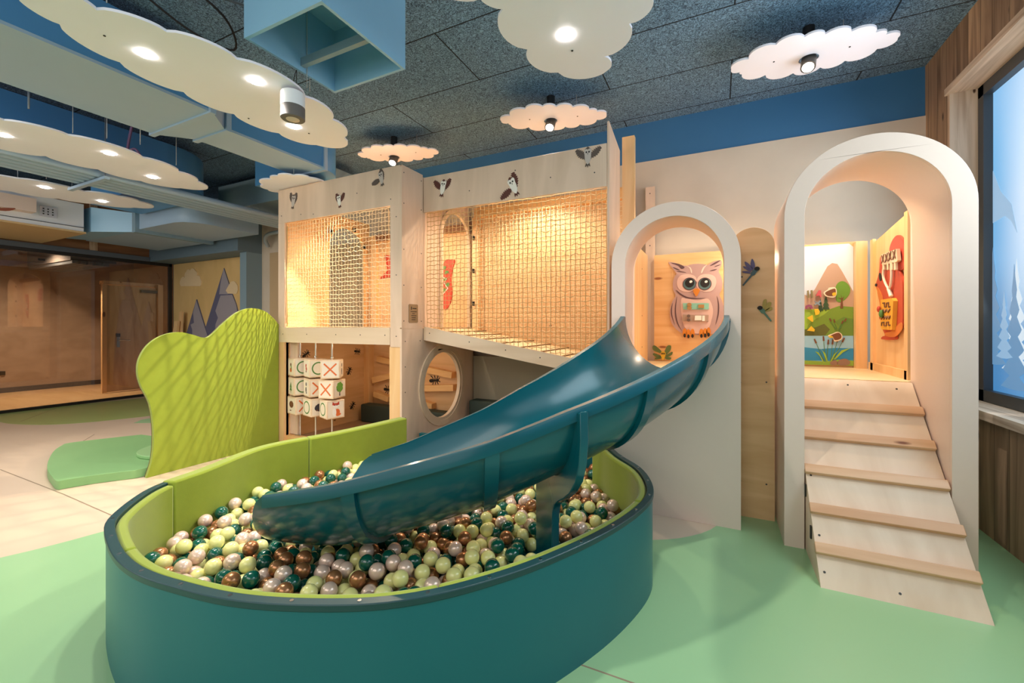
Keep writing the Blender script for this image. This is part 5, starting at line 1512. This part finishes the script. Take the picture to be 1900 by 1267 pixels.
# ================================================================== BALL PIT
rimpx = [(610, 805), (517, 822), (460, 837), (365, 875), (280, 905), (205, 960), (197, 990), (215, 1035), (260, 1068), (330, 1090), (410, 1110), (500, 1120), (600, 1123), (700, 1120), (790, 1107), (880, 1085), (1000, 1045), (1130, 985), (1200, 935), (1211, 905), (1190, 870), (1150, 845)]
RZ = .48
rim = [Zp(x, y, RZ) for x, y in rimpx]
rim = [(-2.70, 3.14), (-2.76, 2.75)] + rim + [(-.70, 3.05), (-.80, 3.14)]
rim = smooth_open(rim, 6)
NR = len(rim)
# resample evenly
P_ = np.array(rim); seg = np.r_[0, np.cumsum(np.hypot(*np.diff(P_, axis=0).T))]
NS = 150
uu = np.linspace(0, seg[-1], NS + 1)
P_ = np.c_[np.interp(uu, seg, P_[:, 0]), np.interp(uu, seg, P_[:, 1])]
for _ in range(3): P_[1:-1] = (P_[:-2] + 2 * P_[1:-1] + P_[2:]) / 4
T_ = np.gradient(P_, axis=0); T_ /= np.linalg.norm(T_, axis=1)[:, None]
NRM = np.c_[T_[:, 1], -T_[:, 0]]     # side the path keeps on its right
ctr = np.array((-1.6, 1.9))
if np.mean(np.sum(NRM * (P_ - ctr), 1)) < 0: NRM = -NRM


def band(name, r0, r1, z0, z1, mt, i0=0, i1=NS, parent=None, bev=0):
    """wall strip following the rim: r0, r1 offsets outward"""
    f = M(); vs = []; fs = []
    for i in range(i0, i1 + 1):
        for (rr, zz) in ((r0, z0), (r1, z0), (r1, z1), (r0, z1)):
            q = P_[i] + NRM[i] * rr
            vs.append((q[0], q[1], zz))
    n = i1 - i0
    for i in range(n):
        for j in range(4):
            l = (j + 1) % 4; fs.append((i * 4 + j, (i + 1) * 4 + j, (i + 1) * 4 + l, i * 4 + l))
    fs.append((0, 1, 2, 3)); fs.append(tuple(n * 4 + j for j in range(4))[::-1])
    f.add(vs, fs); f2 = f
    return f.build(name, mt, parent=parent, bevel=bev)


pit = thing('ball_pit', 'round teal-sided ball pit lined with lime green padding', 'ball pit', (-1.5, 1.9, 0))
iL = 34
for i in range(NS):
    if P_[i][1] < 1.55: iL = i; break
band('outer_wall', -.018, .0, 0.0, RZ - .02, m_shell, 0, NS, pit)
band('rim_edging', -.030, .006, RZ - .02, RZ + .004, m_trim, iL, NS, pit, .003)
for i in range(iL + 2, NS - 2, 5):
    q = P_[i] + NRM[i] * -.012
    M().cyl((q[0], q[1], RZ + .003), (q[0], q[1], RZ + .0065), .0065, 10).build('rim_bolt', m_chrome, parent=pit)
# padded lining in panels
cuts = [0, int(iL * .55), iL + 6, NS // 2 - 10, NS // 2 + 22, NS - 26, NS]
for a_, b_ in zip(cuts[:-1], cuts[1:]):
    band('padded_lining', -.072 if a_ else -.085, -.031 if a_ >= iL else .01, .02, RZ - .006 if a_ >= iL else RZ + .012, m_felt, a_, b_, pit, .012)
# back board closing the pit under the bridge
f = M(); f.box(-2.74, -.82, 3.46, 3.50, 0, .26); f.build('back_board', m_shell, parent=pit)
f = M(); fl = [tuple(P_[i] + NRM[i] * -.05) for i in range(0, NS + 1, 2)] + [(-.84, 3.45), (-2.7, 3.45)]
f.prism(fl, 0.003, .085, 'Z'); f.build('raised_floor', m_shell, parent=pit)

# balls -------------------------------------------------------------
BR = .0365
rnd = random.Random(11)
poly = [tuple(P_[i] + NRM[i] * (-.076 - BR)) for i in range(0, NS + 1)] + [(-.84, 3.41), (-2.68, 3.41)]
pa = np.array(poly)


def inside(x, y):
    xs, ys = pa[:, 0], pa[:, 1]; xj, yj = np.roll(xs, 1), np.roll(ys, 1)
    c = ((ys > y) != (yj > y)) & (x < (xj - xs) * (y - ys) / (yj - ys + 1e-12) + xs)
    return bool(c.sum() % 2)


def slide_clear(x, y, z):
    """is a ball at x, y, z outside the slide shell"""
    dx, dy = x - SC[0], -(y - SC[1])
    rad = math.hypot(dx, dy); th = math.degrees(math.atan2(dy, dx))
    back = 0
    if th > 90:
        back = (th - 90) * PI / 180 * rad
        if back > .30: return True
        th = 90
    if th < 0: return True
    o_ = rad - RC
    if abs(o_) > RT + .09: return True
    zrim = zr(th); q = math.sqrt(max(0, 1 - min(1, (o_ / (RT + .02)) ** 2)))
    zb_ = zrim - (dep(th) + .016) * q
    if abs(o_) > RT + .02: zb_ = zrim - .06
    if abs(th - 75.5) < 2.5 or abs(th - 57.5) < 2.5: zb_ -= .03
    return z + BR + .004 < zb_ - (.01 if abs(o_) > .2 else 0) or (abs(o_) > RT * .8 and z + BR < zrim - dep(th) * .95 - .02)


BAS = .086
cell = {}
balls = []


def rest(x, y):
    z = BAS + BR
    gi, gj = int(x / .08 + 1000), int(y / .08 + 1000)
    for a in (-1, 0, 1):
        for b in (-1, 0, 1):
            for (bx, by, bz) in cell.get((gi + a, gj + b), ()):
                d2 = (bx - x) ** 2 + (by - y) ** 2
                if d2 < (2 * BR) ** 2:
                    z = max(z, bz + math.sqrt((2 * BR) ** 2 - d2))
    return z


lo_, hi_ = pa.min(0), pa.max(0)
tries = 0
while len(balls) < 1750 and tries < 2600:
    tries += 1
    best = None
    for _ in range(26):
        x, y = rnd.uniform(lo_[0], hi_[0]), rnd.uniform(lo_[1], hi_[1])
        if not inside(x, y): continue
        if (x - LEG[0]) ** 2 + (y - LEG[1]) ** 2 < (.12 + BR) ** 2: continue
        z = rest(x, y)
        if z > .235: continue
        if not slide_clear(x, y, z): continue
        # nudge: try a few small shifts downhill
        for _k in range(3):
            for ddx, ddy in ((.012, 0), (-.012, 0), (0, .012), (0, -.012)):
                z2_ = rest(x + ddx, y + ddy)
                if z2_ < z - .002 and inside(x + ddx, y + ddy) and slide_clear(x + ddx, y + ddy, z2_) and (x + ddx - LEG[0]) ** 2 + (y + ddy - LEG[1]) ** 2 > (.12 + BR) ** 2:
                    x, y, z = x + ddx, y + ddy, z2_
        if best is None or z < best[2]: best = (x, y, z)
    if best is None: continue
    balls.append(best)
    cell.setdefault((int(best[0] / .08 + 1000), int(best[1] / .08 + 1000)), []).append(best)

BK = [('pale yellow', 'pale_yellow_ball', mat('ball_pale_yellow', srgb(250, 246, 164), .2, coat=.5)),
      ('dark green', 'dark_green_ball', mat('ball_dark_green', srgb(12, 92, 76), .15, coat=.6)),
      ('bronze', 'bronze_ball', mat('ball_bronze', srgb(182, 126, 84), .26, .6, coat=.3)),
      ('pearl pink', 'pearl_pink_ball', mat('ball_pearl_pink', srgb(246, 216, 198), .24, .25, coat=.4))]
kinds = [rnd.choices(range(4), (.33, .26, .20, .21))[0] for _ in balls]
proto = []
for nm, idn, mt in BK:
    me_o = M().ball((0, 0, 0), BR, 24)
    me = bpy.data.meshes.new('play_ball'); me.from_pydata(me_o.v, [], me_o.f); me.materials.append(mt)
    me.polygons.foreach_set('use_smooth', [True] * len(me.polygons)); me.update(); proto.append(me)

# which balls does the photograph show, and how large
bpy.context.view_layer.update()
dg = bpy.context.evaluated_depsgraph_get()
eye = Vector((0, 0, EYE))
NB = len(balls); Bn = np.array(balls)


def seen(i):
    c = Vector(balls[i]); d = c - eye; L_ = d.length
    dep_ = -c.x * SY_ + c.y * CY_
    uu_ = (c.x * CY_ + c.y * SY_) / dep_ * F + CX; vv_ = HY - (c.z - EYE) / dep_ * F
    if not (0 < uu_ < 1900 and 0 < vv_ < 1267): return 0
    vis = 0
    side = Vector((CY_, SY_, 0))
    for off_ in (Vector((0, 0, .85 * BR)), Vector((0, 0, .3 * BR)), side * BR * .7, side * -BR * .7, Vector((0, 0, -.4 * BR))):
        tgt = c + off_; dv = (tgt - eye); ln = dv.length; dv.normalize()
        # other balls
        rel = Bn - np.array(eye); pr = rel @ np.array(dv); d2 = (rel ** 2).sum(1) - pr ** 2
        m_ = (d2 < (BR * .96) ** 2) & (pr < ln - BR * 1.2); m_[i] = False
        if m_.any(): continue
        hit, loc, *_r = S.ray_cast(dg, eye, dv, distance=ln - BR)
        if hit: continue
        vis += 1
    return vis / (dep_ ** 2)


top = [i for i in range(NB) if balls[i][2] > BAS + BR + .015]
score = {i: seen(i) for i in top}
order = sorted([i for i in top if score[i] > 0], key=lambda i: -score[i])
chosen = set(order[:298])
ADJ = ['pale yellow glossy play ball', 'dark green glossy play ball', 'bronze metallic play ball', 'pearl pink play ball']
WHERE = {'left': ('beside the slide mouth at the left end of the pit', 'left of the slide mouth'), 'front': ('between the slide and the near pit rim', 'in front of the slide'),
         'right': ('right of the slide support leg under the bend', 'right of the support leg'), 'back': ('behind the slide by the far padding', 'behind the slide')}
for i in sorted(chosen):
    kx = kinds[i]; bx, by, bz = balls[i]
    dx, dy = bx - SC[0], -(by - SC[1]); rad = math.hypot(dx, dy); th = math.degrees(math.atan2(dy, dx))
    zn = 'left' if bx < -1.9 and by < 1.95 else ('back' if rad < RC else ('right' if th < 46 else 'front'))
    o = bpy.data.objects.new(BK[kx][1], proto[kx]); COL.objects.link(o); o.location = balls[i]
    o['label'] = ADJ[kx] + ' ' + WHERE[zn][0]; o['category'] = 'ball'; o['group'] = BK[kx][0] + ' play balls ' + WHERE[zn][1]
f = M()
b0 = M().ball((0, 0, 0), BR, 14)
bv = np.array(b0.v); nv = len(bv)
vsall = []; fsall = []; msall = []
for i in range(NB):
    if i in chosen: continue
    base = len(vsall)
    vsall += [tuple(p) for p in (bv + np.array(balls[i]))]
    fsall += [tuple(v + base for v in q) for q in b0.f]; msall += [kinds[i]] * len(b0.f)
f.v, f.f, f.m = vsall, fsall, msall
f.build('play_balls', [b[2] for b in BK], loc=(-1.6, 1.9, BAS), smooth=180, kind='stuff', label='the many other play balls filling the ball pit', category='balls')
print('balls', NB, 'visible', len(order), 'chosen', len(chosen))

# ================================================================== GREEN SCREEN and mats
scr = [(1.954, .0), (1.998, .165), (2.008, .406), (1.98, .652), (1.915, .828), (1.892, .949), (1.905, 1.065), (1.966, 1.182), (2.068, 1.262), (2.196, 1.294), (2.309, 1.272), (2.418, 1.236), (2.487, 1.258), (2.606, 1.378), (2.741, 1.492), (2.884, 1.545), (3.036, 1.522), (3.150, 1.44), (3.212, 1.37)]
o = smooth_open(scr, 5) + [(3.212, 0)]
t = thing('padded_screen', 'tall wavy lime green padded screen standing left of the ball pit', 'screen', (-4.6, 2.6, 0))
f = M(); f.prism(o, -4.60, -4.566, 'X'); f.build('front_padding', m_felt, parent=t, bevel=.012)
f = M(); f.prism([(a + .004 if a < 2.2 else a, max(b - .004, .0)) for a, b in o], -4.618, -4.6005, 'X'); f.build('backing_board', flat('brown_edge', 96, 70, 50), parent=t)

mo = smooth_open([Zp(x, y, 0) for x, y in [(250, 888), (180, 897), (125, 906), (106, 909), (97, 901), (88, 885), (90, 868), (100, 850), (115, 839), (130, 834), (200, 825), (262, 818)]], 5)
mo = [p for p in mo if p[0] < -4.63] + [(-4.63, 2.75), (-4.63, Zp(272, 884, 0)[1])]
f = M(); f.prism(mo, 0.002, .075, 'Z'); f.build('play_mat', m_mat, bevel=.035, label='flat green floor mat lying in front of the padded screen', category='mat')
f = M(); f.prism(ell(-4.98, 2.40, .34, .31, 20, 30), .076, .11, 'Z'); f.build('play_cushion', m_mat_l, bevel=.016, label='round light green cushion on the mat, half hidden by the padded screen', category='cushion')
